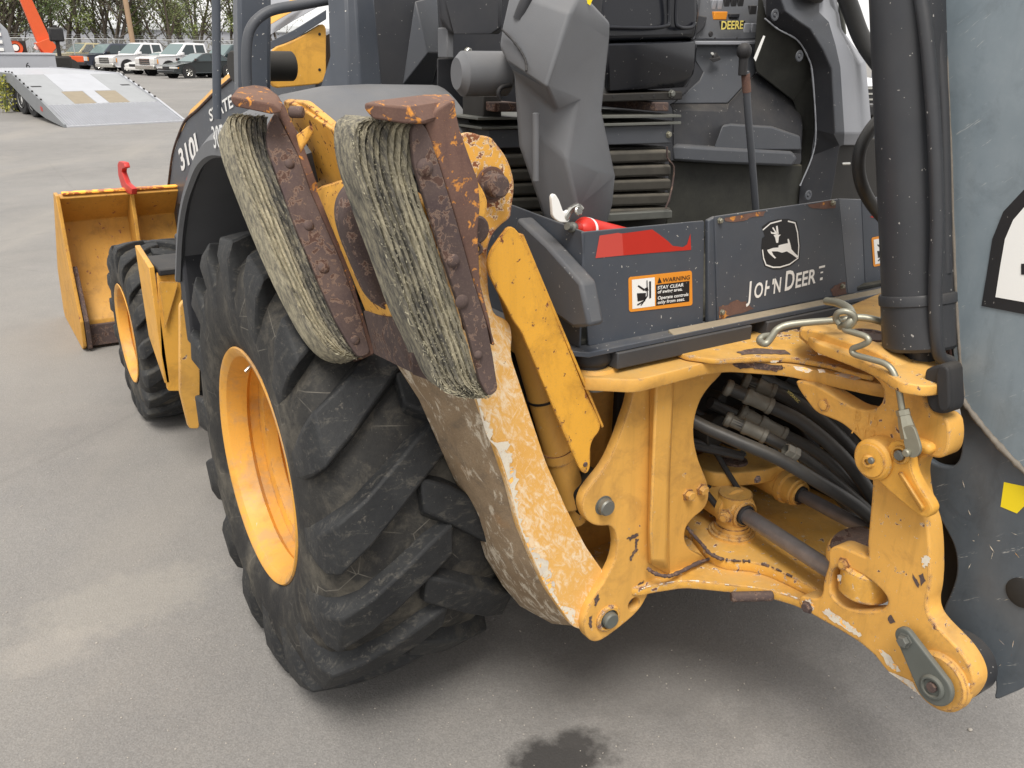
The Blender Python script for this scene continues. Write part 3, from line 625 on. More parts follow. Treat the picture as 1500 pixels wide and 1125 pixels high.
lathe('hose_joint', *((lambda a, b: (a, b-a))(U(1150, 658, 'y', -.95), U(1175, 672, 'y', -.97))), [(0, .013), (.002, .017), (.02, .017), (.022, .019), (.034, .019), (.036, .012)], M_FIT, MC, 6)
bm = bmesh.new()
for k in range(9):
    y = random.uniform(-.62, -.52); a = V(random.uniform(-.25, .1), y, random.uniform(.7, .95)); tube_bm(bm, [a, a+V(.1, -.1, random.uniform(-.1, .05)), a+V(.24, -.22, random.uniform(-.25, -.08))], random.uniform(.006, .012), 8, 5)
tag(from_bm('hose_tangle', bm, M_BLK, MC), kind='stuff')

# ---- swing frame (yellow casting that carries the boom)
XS = -.085
s1 = [(1168, 481), (1171, 496), (1194, 511), (1215, 525), (1262, 541), (1280, 552), (1292, 566), (1294, 582), (1288, 596), (1272, 602), (1250, 598), (1215, 576), (1190, 562), (1163, 556), (1170, 572), (1182, 588), (1194, 604), (1233, 620), (1256, 640), (1278, 668), (1277, 720), (1272, 776), (1270, 800), (1272, 818),
      (1258, 812), (1225, 798), (1212, 806), (1214, 826), (1206, 850), (1204, 872), (1196, 878), (1170, 872), (1169, 888), (1197, 905), (1226, 921), (1257, 940), (1281, 960), (1298, 983), (1320, 1000), (1341, 1015), (1367, 1031), (1390, 1041), (1408, 1034), (1421, 1020), (1428, 1002), (1423, 980), (1408, 955), (1388, 934), (1372, 918),
      (1360, 902), (1357, 884), (1361, 868), (1363, 838), (1362, 800), (1359, 770), (1350, 745), (1344, 720), (1341, 692), (1346, 674), (1360, 668), (1376, 673), (1388, 664), (1392, 640), (1388, 612), (1362, 604), (1352, 578), (1346, 560), (1330, 548), (1310, 530), (1285, 515), (1262, 506), (1230, 496), (1196, 484)]
pocket = [(1218, 838), (1228, 828), (1252, 836), (1275, 850), (1295, 868), (1302, 884), (1290, 895), (1262, 896), (1236, 890), (1216, 872)]
SF = plate('swing_frame', T(s1, 'x', XS), LF, .05, M_SWNG, MC, .005, .008, [T(pocket, 'x', XS)], it=3, seg=3)
# bushing drum sitting in the pocket, cylinder eye with dark cap above
c = U(1253, 858, 'x', XS+.01); cyl('cylinder_eye', V(c.x+.035, c.y, c.z-.03), TOP, .055, .072, M_EDGE, SF, 36, .006)
c = U(1249, 806, 'x', XS+.01)
ey = T([(1210, 806), (1213, 788), (1235, 772), (1278, 768), (1280, 812), (1262, 824), (1230, 818)], 'z', .62)
EY = plate('rod_eye', ey, TOP, .05, M_SWNG, SF, .006, .02)
plate('dark_cap', [p*.86+sum(ey, V(0, 0, 0))*(.14/len(ey))+V(0, 0, .006) for p in ey], TOP, .012, M_RUST, EY, .003, .02)
hexbolt(U(1237, 826, 'x', XS-.0), LF, .012, .012, M_SWNG, SF)
hexbolt(U(1183, 889, 'x', XS), LF, .012, .01, M_RUST, SF)
# upper arm of the casting, laid over the top plate
ZS = 1.135
ua = T([(1170, 480), (1196, 502), (1262, 527), (1290, 540), (1320, 560), (1356, 566), (1400, 560), (1400, 470), (1330, 440), (1290, 428), (1250, 445), (1220, 462), (1185, 471)], 'z', ZS)
UA = plate('swing_frame_arm', ua, TOP, .022, M_SWNG, SF, .004, .008, it=3, seg=3)
lathe('pivot_cap', U(1272, 492, 'z', ZS), TOP, [(.0005, 0), (.001, .033), (.004, .035), (.004, .043), (0, .045)], M_RUST, UA, 36)
hexbolt(U(1207, 593, 'x', XS), LF, .012, .006, M_SWNG, SF)
lettering('casting_mark', 'B 15\nAT3', U(1250, 613, 'x', XS), U(1285, 625, 'x', XS), LF, M_SWNG, SF, .002)
# foot of the frame: keeper plate over the boom pin
kc, kd = U(1338, 927, 'x', XS-.004), U(1380, 998, 'x', XS-.004)
lathe('pin_boss', U(1382, 994, 'x', XS+.01), LF, [(0, .062), (.018, .062), (.024, .056), (.024, .03)], M_SWNG, SF, 44)
dd = (kd-kc).normalized(); pr = V(0, -dd.z, dd.y); cap = []
for k in range(13): t = PI*k/12; cap.append(kc+(pr*math.cos(t)-dd*math.sin(t))*.021)
for k in range(17): t = PI+PI*k/16; cap.append(kd+(pr*math.cos(t)-dd*math.sin(t))*.040)
KP = plate('keeper_plate', cap, LF, .014, M_KEEP, SF, .003, 0, off=.032)
kl = V(-.032, 0, 0)
hexbolt(kc+kl+dd*.005, LF, .012, .014, M_PIN, KP)
lathe('boom_pin', kd+kl, LF, [(-.002, .026), (.003, .026), (.006, .022), (.006, .019), (-.004, .017), (-.006, 0)], M_KEEP, KP, 36)
lathe('pin_rust', kd+kl, LF, [(-.006, .012), (.0065, .010), (.007, 0)], M_RUST, KP, 9)
for q in ([(1346, 842), (1352, 840), (1356, 850), (1350, 858)], [(1337, 838), (1341, 846), (1348, 856), (1346, 862), (1338, 850)], [(1300, 905), (1306, 900), (1312, 912), (1304, 914)]): patch('chipped_patch', T(q, 'x', XS), LF, M_RUST, SF, .0012, .001, 3)
for q in ([(1205, 896), (1214, 892), (1232, 905), (1248, 915), (1262, 930), (1258, 934), (1240, 922), (1222, 912)], [(1285, 950), (1298, 955), (1310, 968), (1320, 985), (1312, 984), (1298, 970)], [(1330, 1004), (1340, 1004), (1352, 1018), (1344, 1016)], [(1350, 818), (1356, 812), (1364, 818), (1358, 830), (1350, 832)], [(1228, 842), (1240, 846), (1236, 852), (1228, 850)], [(1175, 880), (1186, 878), (1194, 888), (1188, 896), (1178, 888)], [(1192, 512), (1206, 514), (1212, 520), (1200, 520)]): patch('chipped_patch', T(q, 'x', XS), LF, M_PRIM, SF, .003, .001, 6)
fo = catmull(T([(1300, 984), (1341, 1012), (1367, 1028), (1390, 1037), (1408, 1030), (1419, 1017), (1424, 1002)], 'x', XS), 10); cc = U(1380, 985, 'x', XS); wi = .012
fi = []
for p in fo:
    wi = max(.003, min(.024, wi+random.uniform(-.005, .005))); q = (cc-p).normalized(); fi.append(p+q*(wi+random.uniform(0, .003)))
pyd('bare_rim', [p+(cc-p).normalized()*.003+LF*.0011 for p in fo]+[p+LF*.0011 for p in fi], [(i, i+1, len(fo)+i+1, len(fo)+i) for i in range(len(fo)-1)], M_PRIM, SF)
for k in range(26):
    px, py = random.uniform(1410, 1500), random.uniform(600, 990)
    if py < 690+(px-1400)*.9 and px > 1420: continue
    p = U(px, py, 'x', .03); t = V(0, random.uniform(-1, 1), random.uniform(-1, .2)).normalized()*random.uniform(.003, .02); s = V(0, -t.z, t.y).normalized()*random.uniform(.0003, .0011)
    patch('scratch', [p, p+t*.5+s, p+t, p+t*.6-s], LF, M_PRIM, SF, .0004, .0012, 3)
# lock lever
lc = U(1291, 669, 'x', XS-.012)
LV = lathe('lock_lever', lc+V(.012, 0, 0), LF, [(0, .043), (.040, .043), (.046, .038), (.047, .034), (.051, .033), (.052, 0)], M_YEL, SF, 44)
ar = T([(1300, 650), (1310, 645), (1324, 648), (1333, 658), (1334, 676), (1336, 692), (1350, 718), (1364, 738), (1367, 750), (1358, 760), (1346, 757), (1322, 738), (1297, 716), (1278, 697), (1290, 680)], 'x', XS-.034)
plate('lever_arm', ar, LF, .026, M_YEL, LV, .005, .012, it=3)
loft('lever_rib', T([(1314, 692), (1322, 690), (1356, 744), (1350, 752)], 'x', XS-.034), T([(1317, 695), (1321, 694), (1352, 742), (1350, 747)], 'x', XS-.048), M_YEL, LV, .003)
lathe('lever_boss', U(1278, 674, 'x', XS-.040), LF, [(-.02, .015), (.014, .014), (.018, .011), (.018, .006), (.014, .006)], M_YEL, LV, 24)
cyl('lever_pin', U(1278, 674, 'x', XS-.052), LF, .007, .008, M_PIN, LV, 16)
lathe('lug_boss', U(1320, 666, 'x', XS-.036), LF, [(0, .019), (.006, .018), (.007, .014)], M_YEL, LV, 24)
cyl('clevis_pin', U(1320, 666, 'x', XS-.036), LF, .0105, .012, M_PIN, LV, 20)
box('lever_stop', *(lambda q: ((XS-.02, q.y-.03, q.z-.012), (XS+.02, q.y+.03, q.z+.012)))(U(1350, 650, 'x', XS)), M_YEL, SF, .01)
# rod, clevis and hooked latch rods
def rods(pts, r, nm, mat=M_ZINC):
    return tube(nm, TY(pts, 'x'), r, mat, MC, 14, 6)
LR = rods([(1229, 474, -.145), (1224, 466, -.15), (1228, 458, -.155), (1238, 456, -.15), (1249, 460, -.14), (1252, 467, -.135), (1247, 476, -.135), (1237, 482, -.14), (1250, 487, -.14), (1268, 493, -.14), (1272, 500, -.14), (1262, 506, -.14), (1249, 511, -.14), (1252, 519, -.14), (1275, 526, -.14), (1297, 533, -.14), (1309, 546, -.14), (1316, 568, -.14), (1322, 603, -.14)], .0062, 'lock_rod')
a, b = U(1322, 600, 'x', -.14), U(1330, 632, 'x', -.14)
lathe('rod_clevis', a, b-a, [(0, .009), (0, .013), (.010, .013), (.011, .012), (.030, .0145), (.055, .016), (.055, 0)], M_ZINC, LR, 8)
for s in (-.014, .014):
    q = T([(1320, 626), (1337, 622), (1346, 648), (1349, 662), (1340, 672), (1328, 668), (1323, 645)], 'x', -.14+s); plate('clevis_fork', q, LF, .007, M_ZINC, LR, .001, .006)
cyl('clevis_pin', U(1338, 660, 'x', -.135), LF, .008, .026, M_ZINC, LR, 16)
rods([(1211, 441, -.03), (1228, 444, -.06), (1243, 452, -.10), (1248, 464, -.13), (1242, 475, -.14), (1232, 478, -.13)], .0085, 'latch_hook')
rods([(1127, 492, -.20), (1116, 494, -.22), (1113, 500, -.23), (1122, 503, -.23), (1130, 494, -.21), (1138, 483, -.19), (1154, 476, -.17), (1187, 472, -.13), (1228, 469, -.08), (1256, 465, -.05), (1280, 468, -.03), (1302, 476, 0), (1325, 486, .03)], .0075, 'latch_rod')

# ---- boom and its cylinder
XB = .03
bl = [(1360, -60), (1372, 150), (1381, 300), (1391, 500), (1401, 580), (1409, 620), (1409, 650), (1406, 672), (1397, 683), (1384, 684), (1368, 680), (1352, 668), (1340, 672), (1346, 700), (1364, 740), (1386, 776), (1400, 805), (1402, 840), (1392, 870), (1380, 893), (1384, 914), (1405, 928), (1432, 950), (1452, 975), (1460, 1004), (1454, 1028), (1500, 1008), (1640, 900), (1720, 600), (1700, 200), (1690, -120)]
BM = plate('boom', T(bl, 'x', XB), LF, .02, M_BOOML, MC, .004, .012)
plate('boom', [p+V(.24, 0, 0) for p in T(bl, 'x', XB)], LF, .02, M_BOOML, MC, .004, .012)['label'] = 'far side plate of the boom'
# upper side plate in a paler colour, parallel to the boom side
up = [(1362, -60), (1374, 150), (1383, 300), (1393, 500), (1402, 566), (1414, 590), (1452, 640), (1500, 688), (1600, 780), (1720, 600), (1700, 200), (1690, -120)]
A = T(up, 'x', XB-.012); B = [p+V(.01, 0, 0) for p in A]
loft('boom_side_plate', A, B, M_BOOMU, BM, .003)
bead('weld_bead', T([(1402, 566), (1414, 592), (1452, 640), (1500, 690), (1560, 745)], 'x', XB-.014), .006, M_WELD, BM)
ed = T([(1361, -60), (1373, 150), (1382, 300), (1391, 470), (1396, 560)], 'x', XB)
bd = catmull(ed, 6); nn = len(bd)
pyd('boom_edge', [p+V(-.012, 0, 0) for p in bd]+[p+V(-.012, .014, 0) for p in bd][::-1]+[p+V(.26, .014, 0) for p in bd]+[p+V(.26, 0, 0) for p in bd][::-1], [(i, i+1, 2*nn-2-i, 2*nn-1-i) for i in range(nn-1)]+[(nn+i, nn+i+1, 3*nn-2-i, 3*nn-1-i) for i in range(nn-1)], M_RUSY, BM, 0, 30, True)
bead('weld_bead', T([(1383, 20), (1392, 200), (1399, 400), (1406, 520), (1412, 580)], 'x', XB-.012), .003, M_WELD, BM)
lathe('pivot_ring', U(1416, 966, 'x', XB), LF, [(0, .066), (.045, .066), (.05, .060), (.05, .04)], M_TUBE, BM, 48)
lathe('bore', U(1497, 868, 'x', XB), LF, [(0, .03), (.004, .03), (.006, .025), (.006, 0)], M_DARK, BM, 30)
dk = T([(1438, 448), (1446, 400), (1454, 350), (1470, 310), (1500, 278), (1560, 250), (1640, 260), (1640, 480), (1500, 460)], 'x', XB-.0135)
flat('letter_outline', dk, LF, M_BPR, BM, .001)
flat('letter_face', T([(1459, 435), (1466, 390), (1473, 350), (1485, 322), (1504, 300), (1560, 275), (1620, 280), (1620, 458), (1504, 443)], 'x', XB-.0135), LF, M_WHT, BM, .002)
flat('letter_bar', T([(1497, 386), (1520, 386), (1520, 402), (1497, 402)], 'x', XB-.0135), LF, M_BPR, BM, .003)
flat('sticker', T([(1471, 706), (1500, 712), (1530, 718), (1530, 742), (1502, 740), (1490, 752), (1466, 742)], 'x', XB), LF, M_YLP, BM, .001)
plate('boom_gap_filler', T([(1345, 640), (1412, 640), (1440, 780), (1446, 950), (1375, 950), (1350, 760)], 'x', XB+.05), LF, .10, M_DARK, BM, .004, .01)  # dark plate added so the gap between frame and boom looks dark
# rubber bumper block between frame and boom
q = T([(1352, 545), (1360, 538), (1388, 531), (1392, 604), (1376, 608), (1358, 600)], 'x', -.11)
BP = plate('stop_bumper', q, LF, .05, M_BLK, MC, .006, .012)
plate('bumper_lip', T([(1370, 540), (1388, 534), (1391, 602), (1374, 604)], 'x', -.118), LF, .012, M_BLK, BP, .003, .01)
bead('rusted_edge', T([(1381, 120), (1386, 250), (1391, 400), (1394, 470)], 'x', XB-.013), .0035, M_RUSY, BM)
# boom swing/lift cylinder
a, b = U(1328, -40, 'x', 0), U(1345, 432, 'x', 0); d = (b-a).normalized()
BC = lathe('boom_cylinder', a-d*.3, d, [(0, 0), (0, .068), ((b-a).length+.3, .068), ((b-a).length+.3, 0)], M_TUBE, MC, 48)
lathe('cylinder_collar', b-d*.005, d, [(0, .060), (0, .072), (.004, .074), (.02, .074), (.022, .071), (.105, .071), (.112, .066), (.112, .03), (.18, .028), (.18, 0)], M_TUBE, BC, 48)
tube('cylinder_pipe', TY([(1343, -40, -.05), (1358, 60, -.05), (1369, 200, -.05), (1373, 320, -.05), (1370, 420, -.05), (1371, 480, -.045), (1376, 520, -.03), (1392, 530, 0)], 'x'), .0125, M_TUBE, BC, 14)
tube('cylinder_pipe', TY([(1360, -40, .0), (1377, 100, .0), (1383, 240, 0), (1385, 400, 0)], 'x'), .012, M_TUBE, BC, 12)
cyl('cylinder_boss', b+d*.12+V(0, 0, -.02), V(-.3, -.2, -1), .045, .05, M_DARK, BC, 24)
for px, py in ((1318, 243), (1366, 245), (1330, 318), (1303, 135), (1365, 310)):
    pass
# looping hose beside the cylinder
hose([(1290, 172, -.9), (1272, 195, -.9), (1260, 220, -.9), (1258, 250, -.9), (1266, 280, -.9), (1285, 310, -.88), (1310, 335, -.84)], .0125)
hose([(1225, -40, -.35), (1245, 10, -.36), (1262, 55, -.38), (1285, 90, -.42), (1310, 120, -.46)], .022)

# ---- rear platform of the operator station
YP = -.787
XL = -.535
pf_ = T([(852, 340), (1032, 323), (1030, 486), (862, 507)], 'y', YP)
PW = plate('platform_wall', pf_, BK, .005, M_SHEET, MC, .002, .003)
cp = T([(1034, 322), (1046, 316), (1050, 477), (1034, 480)], 'y', YP)
loft('wall_fold', [p+V(0, -.008, 0) for p in cp], [p+V(0, .004, 0) for p in cp], M_SHEET, PW, .003)
mp = T([(1047, 317), (1229, 291), (1242, 430), (1051, 470)], 'y', YP-.012)
MP = plate('logo_panel', mp, BK, .005, M_SHEET, MC, .002, .003)
rp_ = [U(1229, 291, 'y', YP-.012), U(1262, 292, 'y', YP+.03), U(1268, 430, 'y', YP+.03), U(1242, 430, 'y', YP-.012)]
loft('panel_return', rp_, [p+V(0, .005, 0) for p in rp_], M_SHEET, MP, .001)
rq = T([(1262, 292), (1320, 284), (1330, 418), (1268, 430)], 'y', YP+.028)
RP = plate('right_wall_panel', rq, BK, .005, M_SHEET, MC, .002, .003)
for px, py in ((1054, 323), (1219, 297), (1057, 457), (1233, 419)):
    c = U(px, py, 'y', YP-.012); hexbolt(c, BK, .0055, .008, M_ZINC, MP, 'panel_bolt')
hexbolt(U(1308, 347, 'y', YP+.028), BK, .005, .007, M_ZINC, RP, 'panel_bolt')
def rustpatch(pts, y, parent):
    P = T(pts, 'y', y); out = []
    for i, p in enumerate(P):
        q = P[(i+1) % len(P)]
        for k in range(4):
            t = k/4; w = p.lerp(q, t); out.append(w+V(random.uniform(-1, 1), 0, random.uniform(-1, 1))*.0022)
    pyd('rust_patch', [p+BK*.0008 for p in out], [tuple(range(len(out)))], M_RUSY, parent)
rustpatch([(1061, 319), (1122, 309), (1118, 316), (1098, 318), (1090, 323), (1062, 325)], YP-.012, MP)
rustpatch([(1182, 300), (1222, 293), (1224, 304), (1190, 306)], YP-.012, MP)
rustpatch([(1053, 469), (1053, 448), (1062, 448), (1078, 440), (1092, 442), (1104, 453), (1070, 462)], YP-.012, MP)
rustpatch([(1216, 424), (1222, 418), (1238, 412), (1240, 430), (1220, 434)], YP-.012, MP)
# words and emblem
y = YP-.012
WB, WE = U(1089, 441, 'y', y), U(1205, 411, 'y', y)
def wpos(t, h=0): return WB.lerp(WE, t)+V(0, 0, h)
k = (WE-WB).length
lettering('lettering', 'J', wpos(.03), wpos(.08), BK, M_WHT, MP, bold=.01, size=k*.235)
lettering('lettering', 'O', wpos(.12), wpos(.225), BK, M_WHT, MP, bold=.02, size=k*.19)
lettering('lettering', 'N', wpos(.36), wpos(.445), BK, M_WHT, MP, bold=.02, size=k*.19)
lettering('lettering', 'D', wpos(.50), wpos(.615), BK, M_WHT, MP, bold=.02, size=k*.25)
lettering('lettering', 'EER', wpos(.635), wpos(.90), BK, M_WHT, MP, bold=.02, size=k*.19)
def bar(t0, h0, t1, h1):
    a, b = wpos(t0), wpos(t1); flat('lettering', [a+V(0, 0, h0*k), b+V(0, 0, h0*k), b+V(0, 0, h1*k), a+V(0, 0, h1*k)], BK, M_WHT, MP, .0012)
bar(.245, 0, .265, .135); bar(.265, .055, .30, .08); bar(.33, .085, .35, .135); bar(.92, .125, 1.0, .145); bar(.95, .075, .985, .09); bar(.955, .01, .99, .035)
def lg(pts, mat, off):  # traced in a 5x enlargement whose corner is 1020, 280
    flat('deer_emblem', T([(1020+a/5, 280+b/5) for a, b in pts], 'y', y), BK, mat, MP, off)
lg([(478, 262), (530, 222), (600, 205), (670, 203), (735, 222), (752, 300), (762, 400), (755, 495), (690, 548), (620, 572), (560, 574), (500, 550), (480, 480), (474, 420), (480, 345), (500, 330)], M_BPR, .0006)
for seg in ([(484, 284), (540, 236), (622, 214)], [(668, 219), (720, 232), (738, 300), (748, 400), (742, 490), (680, 535), (610, 556), (560, 557), (508, 540), (490, 490), (482, 428)]):
    P = [U(1020+a/5, 280+b/5, 'y', y)+BK*.0012 for a, b in seg]; w = .0017; L, Rr = [], []
    for i, p in enumerate(P):
        t = (P[min(i+1, len(P)-1)]-P[max(i-1, 0)]).normalized(); nn_ = V(-t.z, 0, t.x); L.append(p+nn_*w); Rr.append(p-nn_*w)
    m = len(P); pyd('emblem_border', L+Rr, [(i, i+1, m+i+1, m+i) for i in range(m-1)], M_WHT, MP)
lg([(515, 430), (560, 415), (598, 412), (600, 396), (630, 388), (668, 380), (664, 350), (674, 348), (684, 380), (694, 425), (720, 455), (742, 475), (735, 490), (700, 465), (660, 440), (625, 450), (590, 440), (548, 440), (560, 465), (582, 488), (570, 492), (545, 470), (525, 450)], M_WHT, .0014)
lg([(582, 378), (574, 340), (562, 322), (580, 318), (588, 300), (598, 318), (616, 318), (602, 332), (596, 378)], M_WHT, .0014)
lg([(540, 292), (556, 302), (572, 300), (552, 268), (560, 262), (584, 300), (580, 256), (592, 252), (600, 312), (584, 318), (545, 310)], M_WHT, .0014)
# red tape
yw = YP
flat('red_tape', T([(872, 378), (878, 345), (905, 341), (911, 342), (913, 374)], 'y', yw), BK, M_REDF, PW, .0008)
flat('red_tape', T([(911, 342), (955, 336), (965, 343), (978, 353), (985, 360), (1000, 362), (1006, 358), (1011, 342), (1012, 366), (960, 370), (913, 374)], 'y', yw), BK, M_REDD, PW, .0008)
rustp = T([(1274, 318), (1286, 310), (1284, 320)], 'y', YP+.028); flat('red_tape', rustp, BK, M_REDD, RP, .001)
# warning label
def label(c4, parent, yy, full=True):
    A = T(c4, 'y', yy); u = (A[1]-A[0]); v = (A[3]-A[0])
    def p(s, t): return A[0]+u*s+v*t
    def rc(s0, t0, s1, t1, m, o, nm): flat(nm, [p(s0, t0), p(s1, t0), p(s1, t1), p(s0, t1)], BK, m, parent, o)
    plate('warning_label', A, BK, .0006, M_ORP, parent, .0001, .004, off=.0012)
    rc(.05, .08, .40, .92, M_WHT, .0016, 'label_pictogram_field'); 
    rc(.42, .30, .96, .92, M_BPR, .0016, 'label_text_field')
    for P in ([(.12, .48), (.26, .50), (.25, .70), (.13, .72)], [(.13, .28), (.15, .25), (.25, .40), (.23, .44)], [(.24, .36), (.29, .34), (.30, .44), (.25, .45)], [(.31, .18), (.34, .18), (.34, .66), (.31, .68)], [(.27, .14), (.285, .14), (.29, .60), (.19, .85), (.17, .85), (.27, .58)], [(.12, .80), (.24, .70), (.25, .73), (.13, .84)]):
        flat('label_pictogram', [p(*q) for q in P], BK, M_BPR, parent, .0022)
    flat('warning_triangle', [p(.44, .26), p(.47, .09), p(.51, .26)], BK, M_BPR, parent, .0022)
    if full:
        lettering('label_text', 'WARNING', p(.52, .25), p(.96, .25), BK, M_BPR, parent, .0022, size=v.length*.17, bold=.01)
        for s, t, e in (('STAY CLEAR', .44, .86), ('of swing area.', .56, .84), ('Operate controls', .74, .94), ('only from seat.', .87, .88)):
            lettering('label_text', s, p(.44, t), p(e, t), BK, M_WHT, parent, .0022, bold=.02, size=v.length*.135)
    else:
        for t in (.43, .57, .72, .86): lettering('label_text', 'STAY CLEAR', p(.44, t), p(.9, t), BK, M_WHT, parent, .0022, size=v.length*.13)
label([(920, 406), (1013, 396), (1014, 447), (921, 457)], PW, YP)
label([(1276, 348), (1330, 338), (1330, 380), (1279, 391)], RP, YP+.028, False)
# left return of the wall
lw = [V(XL, YP, pf_[0].z), V(XL, YP, pf_[3].z), V(XL, -.25, pf_[3].z), V(XL, -.25, U(752, 303, 'x', XL).z)]
a = U(752, 301, 'x', XL); lw = [V(XL, YP, pf_[0].z), V(XL, YP, pf_[3].z), V(XL, .1, pf_[3].z), V(XL, .1, a.z+(.1-a.y)*.0), a]
plate('platform_side', lw, LF, .005, M_SHEET, PW, .002, .004)
# moulded corner guard
g_ = [(757, 318, -.50), (770, 330, -.53), (800, 358, -.56), (850, 414, -.60), (863, 478, -.62), (840, 481, -.60), (815, 464, -.58), (790, 430, -.56), (765, 385, -.53), (752, 345, -.5)]
A = [U(px, py, 'x', XL-.045) for px, py, _ in g_]; B = [U(px, py, 'x', XL-.045)+V(.04, 0, 0) for px, py, _ in g_]
loft('corner_guard', A, B, M_PLAM, MC, .008)
# floor tray, sill and mounts
zb = pf_[3].z
ZF = zb
sill = T([(868, 505), (1030, 484), (1108, 470), (1240, 436), (1310, 416), (1300, 405)], 'z', zb)
fy = -.84
SL = loft('platform_tray', [V(XL-.03, YP-.005, zb), V(XL, YP-.035, zb), V(.62, YP-.035, zb), V(.62, .9, zb), V(XL-.03, .9, zb)], [V(XL-.03, YP-.005, zb-.012), V(XL, YP-.035, zb-.012), V(.62, YP-.035, zb-.012), V(.62, .9, zb-.012), V(XL-.03, .9, zb-.012)], M_SHEET, MC, .002)
loft('dirt_on_sill', [V(-.30, YP-.034, zb+.001), V(.6, YP-.034, zb+.001), V(.6, YP-.014, zb+.006), V(-.30, YP-.014, zb+.008)], [V(-.30, YP-.034, zb-.004), V(.6, YP-.034, zb-.004), V(.6, YP-.014, zb-.004), V(-.30, YP-.014, zb-.004)], M_SAND, SL, .002)
xa = U(911, 510, 'y', fy).x; xb_ = U(1108, 480, 'y', fy).x; xc = U(1130, 480, 'y', fy).x
box('cross_beam', (xa, fy+.012, zb-.05), (xb_, fy+.09, zb-.0125), M_BEAM, SL, .003)
box('cross_beam', (xb_, fy+.05, zb-.05), (xc, fy+.1, zb-.0125), M_DARK, SL, .003)
box('cross_beam', (xc, fy+.012, zb-.05), (.6, fy+.09, zb-.0125), M_BEAM, SL, .003)
c = U(873, 505, 'y', -.80); c = V(c.x+.012, -.80+.035, zb-.012)
lathe('rubber_mount', c, V(0, 0, -1), [(0, 0), (0, .048), (.02, .050), (.03, .046), (.034, .040), (.05, .040), (.052, 0)], M_BLK, MC, 36)
lathe('mount_washer', V(c.x+.01, c.y, ZT-.03), V(0, 0, -1), [(0, 0), (0, .03), (.012, .036), (.016, .036), (.016, 0)], M_PIN, MC, 30)
lathe('mount_seat', V(c.x+.01, c.y, ZT), TOP, [(0, .055), (.008, .05), (.008, 0)], M_YELD, MC, 30)

# ---- operator station
def facet(name, vv, faces, mat, back=V(0, .06, 0), bev=.004, parent=MC):
    m = len(vv); w = ray(sum(q[0] for q in vv)/m, sum(q[1] for q in vv)/m); w = V(w.x, w.y, w.z*.3).normalized()*V(back).length
    return shell(name, TY(vv), faces, mat, parent, w, bev)
# floor mat and the dark interior
box('floor_mat', (XL+.01, YP+.01, zb), (.62, .9, zb+.012), M_OLIV, MC, .003)
# left control tower
ct = [(748, -12, -.58), (736, 41, -.57), (732, 68, -.57), (741, 87, -.58), (801, 128, -.70), (836, 19, -.69), (852, -12, -.67),   # 0-6
      (893, 32, -.60), (892, 61, -.60), (881, 163, -.60), (849, 149, -.655), (815, 163, -.635), (753, 107, -.60),   # 7-12
      (760, 213, -.585), (788, 293, -.585), (800, 330, -.585), (828, 232, -.66), (876, 253, -.69), (901, 258, -.60), (897, 300, -.60), (884, 345, -.60), (846, 302, -.675), (835, 345, -.64), (792, 200, -.61), (812, 290, -.62), (818, 345, -.62)]
TW = facet('control_tower', ct, [(0, 1, 4, 5), (0, 5, 6), (1, 2, 3, 4), (6, 5, 8, 7), (5, 4, 11, 10, 9, 8), (3, 12, 11, 4), (12, 13, 23, 11), (11, 23, 16, 10), (10, 16, 17, 18, 9), (13, 14, 24, 23), (23, 24, 21, 16), (16, 21, 19, 18, 17), (14, 15, 25, 24), (24, 25, 22, 21), (21, 22, 20, 19)], M_PLAS, V(.02, .14, 0), .009)
TW.modifiers[0].segments = 4; TW.data.set_sharp_from_angle(angle=R_(75))
bead('cover_seam', TY([(735, 43, -.582), (748, 56, -.602), (762, 74, -.626), (770, 90, -.642), (771, 104, -.652)]), .0022, M_BLK, TW)
cyl('hose_in_tower', U(785, 165, 'y', -.635), V(.02, 0, -1), .007, .14, M_PLAS, TW)
q = U(779, 76, 'y', -.612); lathe('washer', q, V(-.3, -1, .1), [(0, .012), (.002, .012), (.003, .007), (0, .006), (0, 0)], M_CHR, TW, 20); lathe('bolt_head', q, V(-.3, -1, .1), [(0, .005), (.004, .004), (.004, 0)], M_RUST, TW, 12)
tube('grab_slot', TY([(775, -8, -.61), (766, 12, -.605), (760, 28, -.60)]), .012, M_PLAD, TW)
plate('latch_plate', T([(784, -10), (806, -10), (800, 8), (786, 4)], 'y', -.625), BK, .01, M_RUSY, TW, .002, .004)
flat('sticker', T([(852, -8), (868, -2), (864, 8), (850, -2)], 'y', -.655), BK, M_YLP, TW)
cyl('armrest_roll', U(748, 108, 'y', -.45), V(-1, .12, 0), .047, .13, M_PLAS, MC, 30, .02)
tube('lever_link', TY([(748, 125, -.5), (735, 128, -.5), (730, 136, -.5), (733, 146, -.5)]), .005, M_BLK, MC)
# seat: glossy shell back, lower cushion pan
hull('seat_back', TY([(884, -30, -.35), (1020, -30, -.35), (1022, 20, -.36), (1018, 56, -.36), (888, 60, -.37), (880, 30, -.36), (884, -30, -.1), (1030, -30, -.1), (1020, 60, -.12), (884, 64, -.12)]), M_SEAT, MC, .02, seg=4)
hull('seat_pan', TY([(884, 64, -.38), (1018, 60, -.37), (1021, 70, -.36), (1016, 108, -.36), (1002, 128, -.34), (886, 134, -.36), (884, 64, -.05), (1018, 60, -.05), (1006, 128, -.05), (886, 134, -.05)]), M_SEAT, MC, .012, seg=4)
tube('seat_piping', TY([(889, 40, -.375), (950, 41, -.38), (975, 38, -.38), (980, 30, -.375), (980, -20, -.37)]), .005, M_SEAT, MC)
tube('seat_piping', TY([(992, -20, -.37), (990, 30, -.375), (996, 40, -.38), (1012, 40, -.37), (1018, 34, -.365)]), .005, M_SEAT, MC)
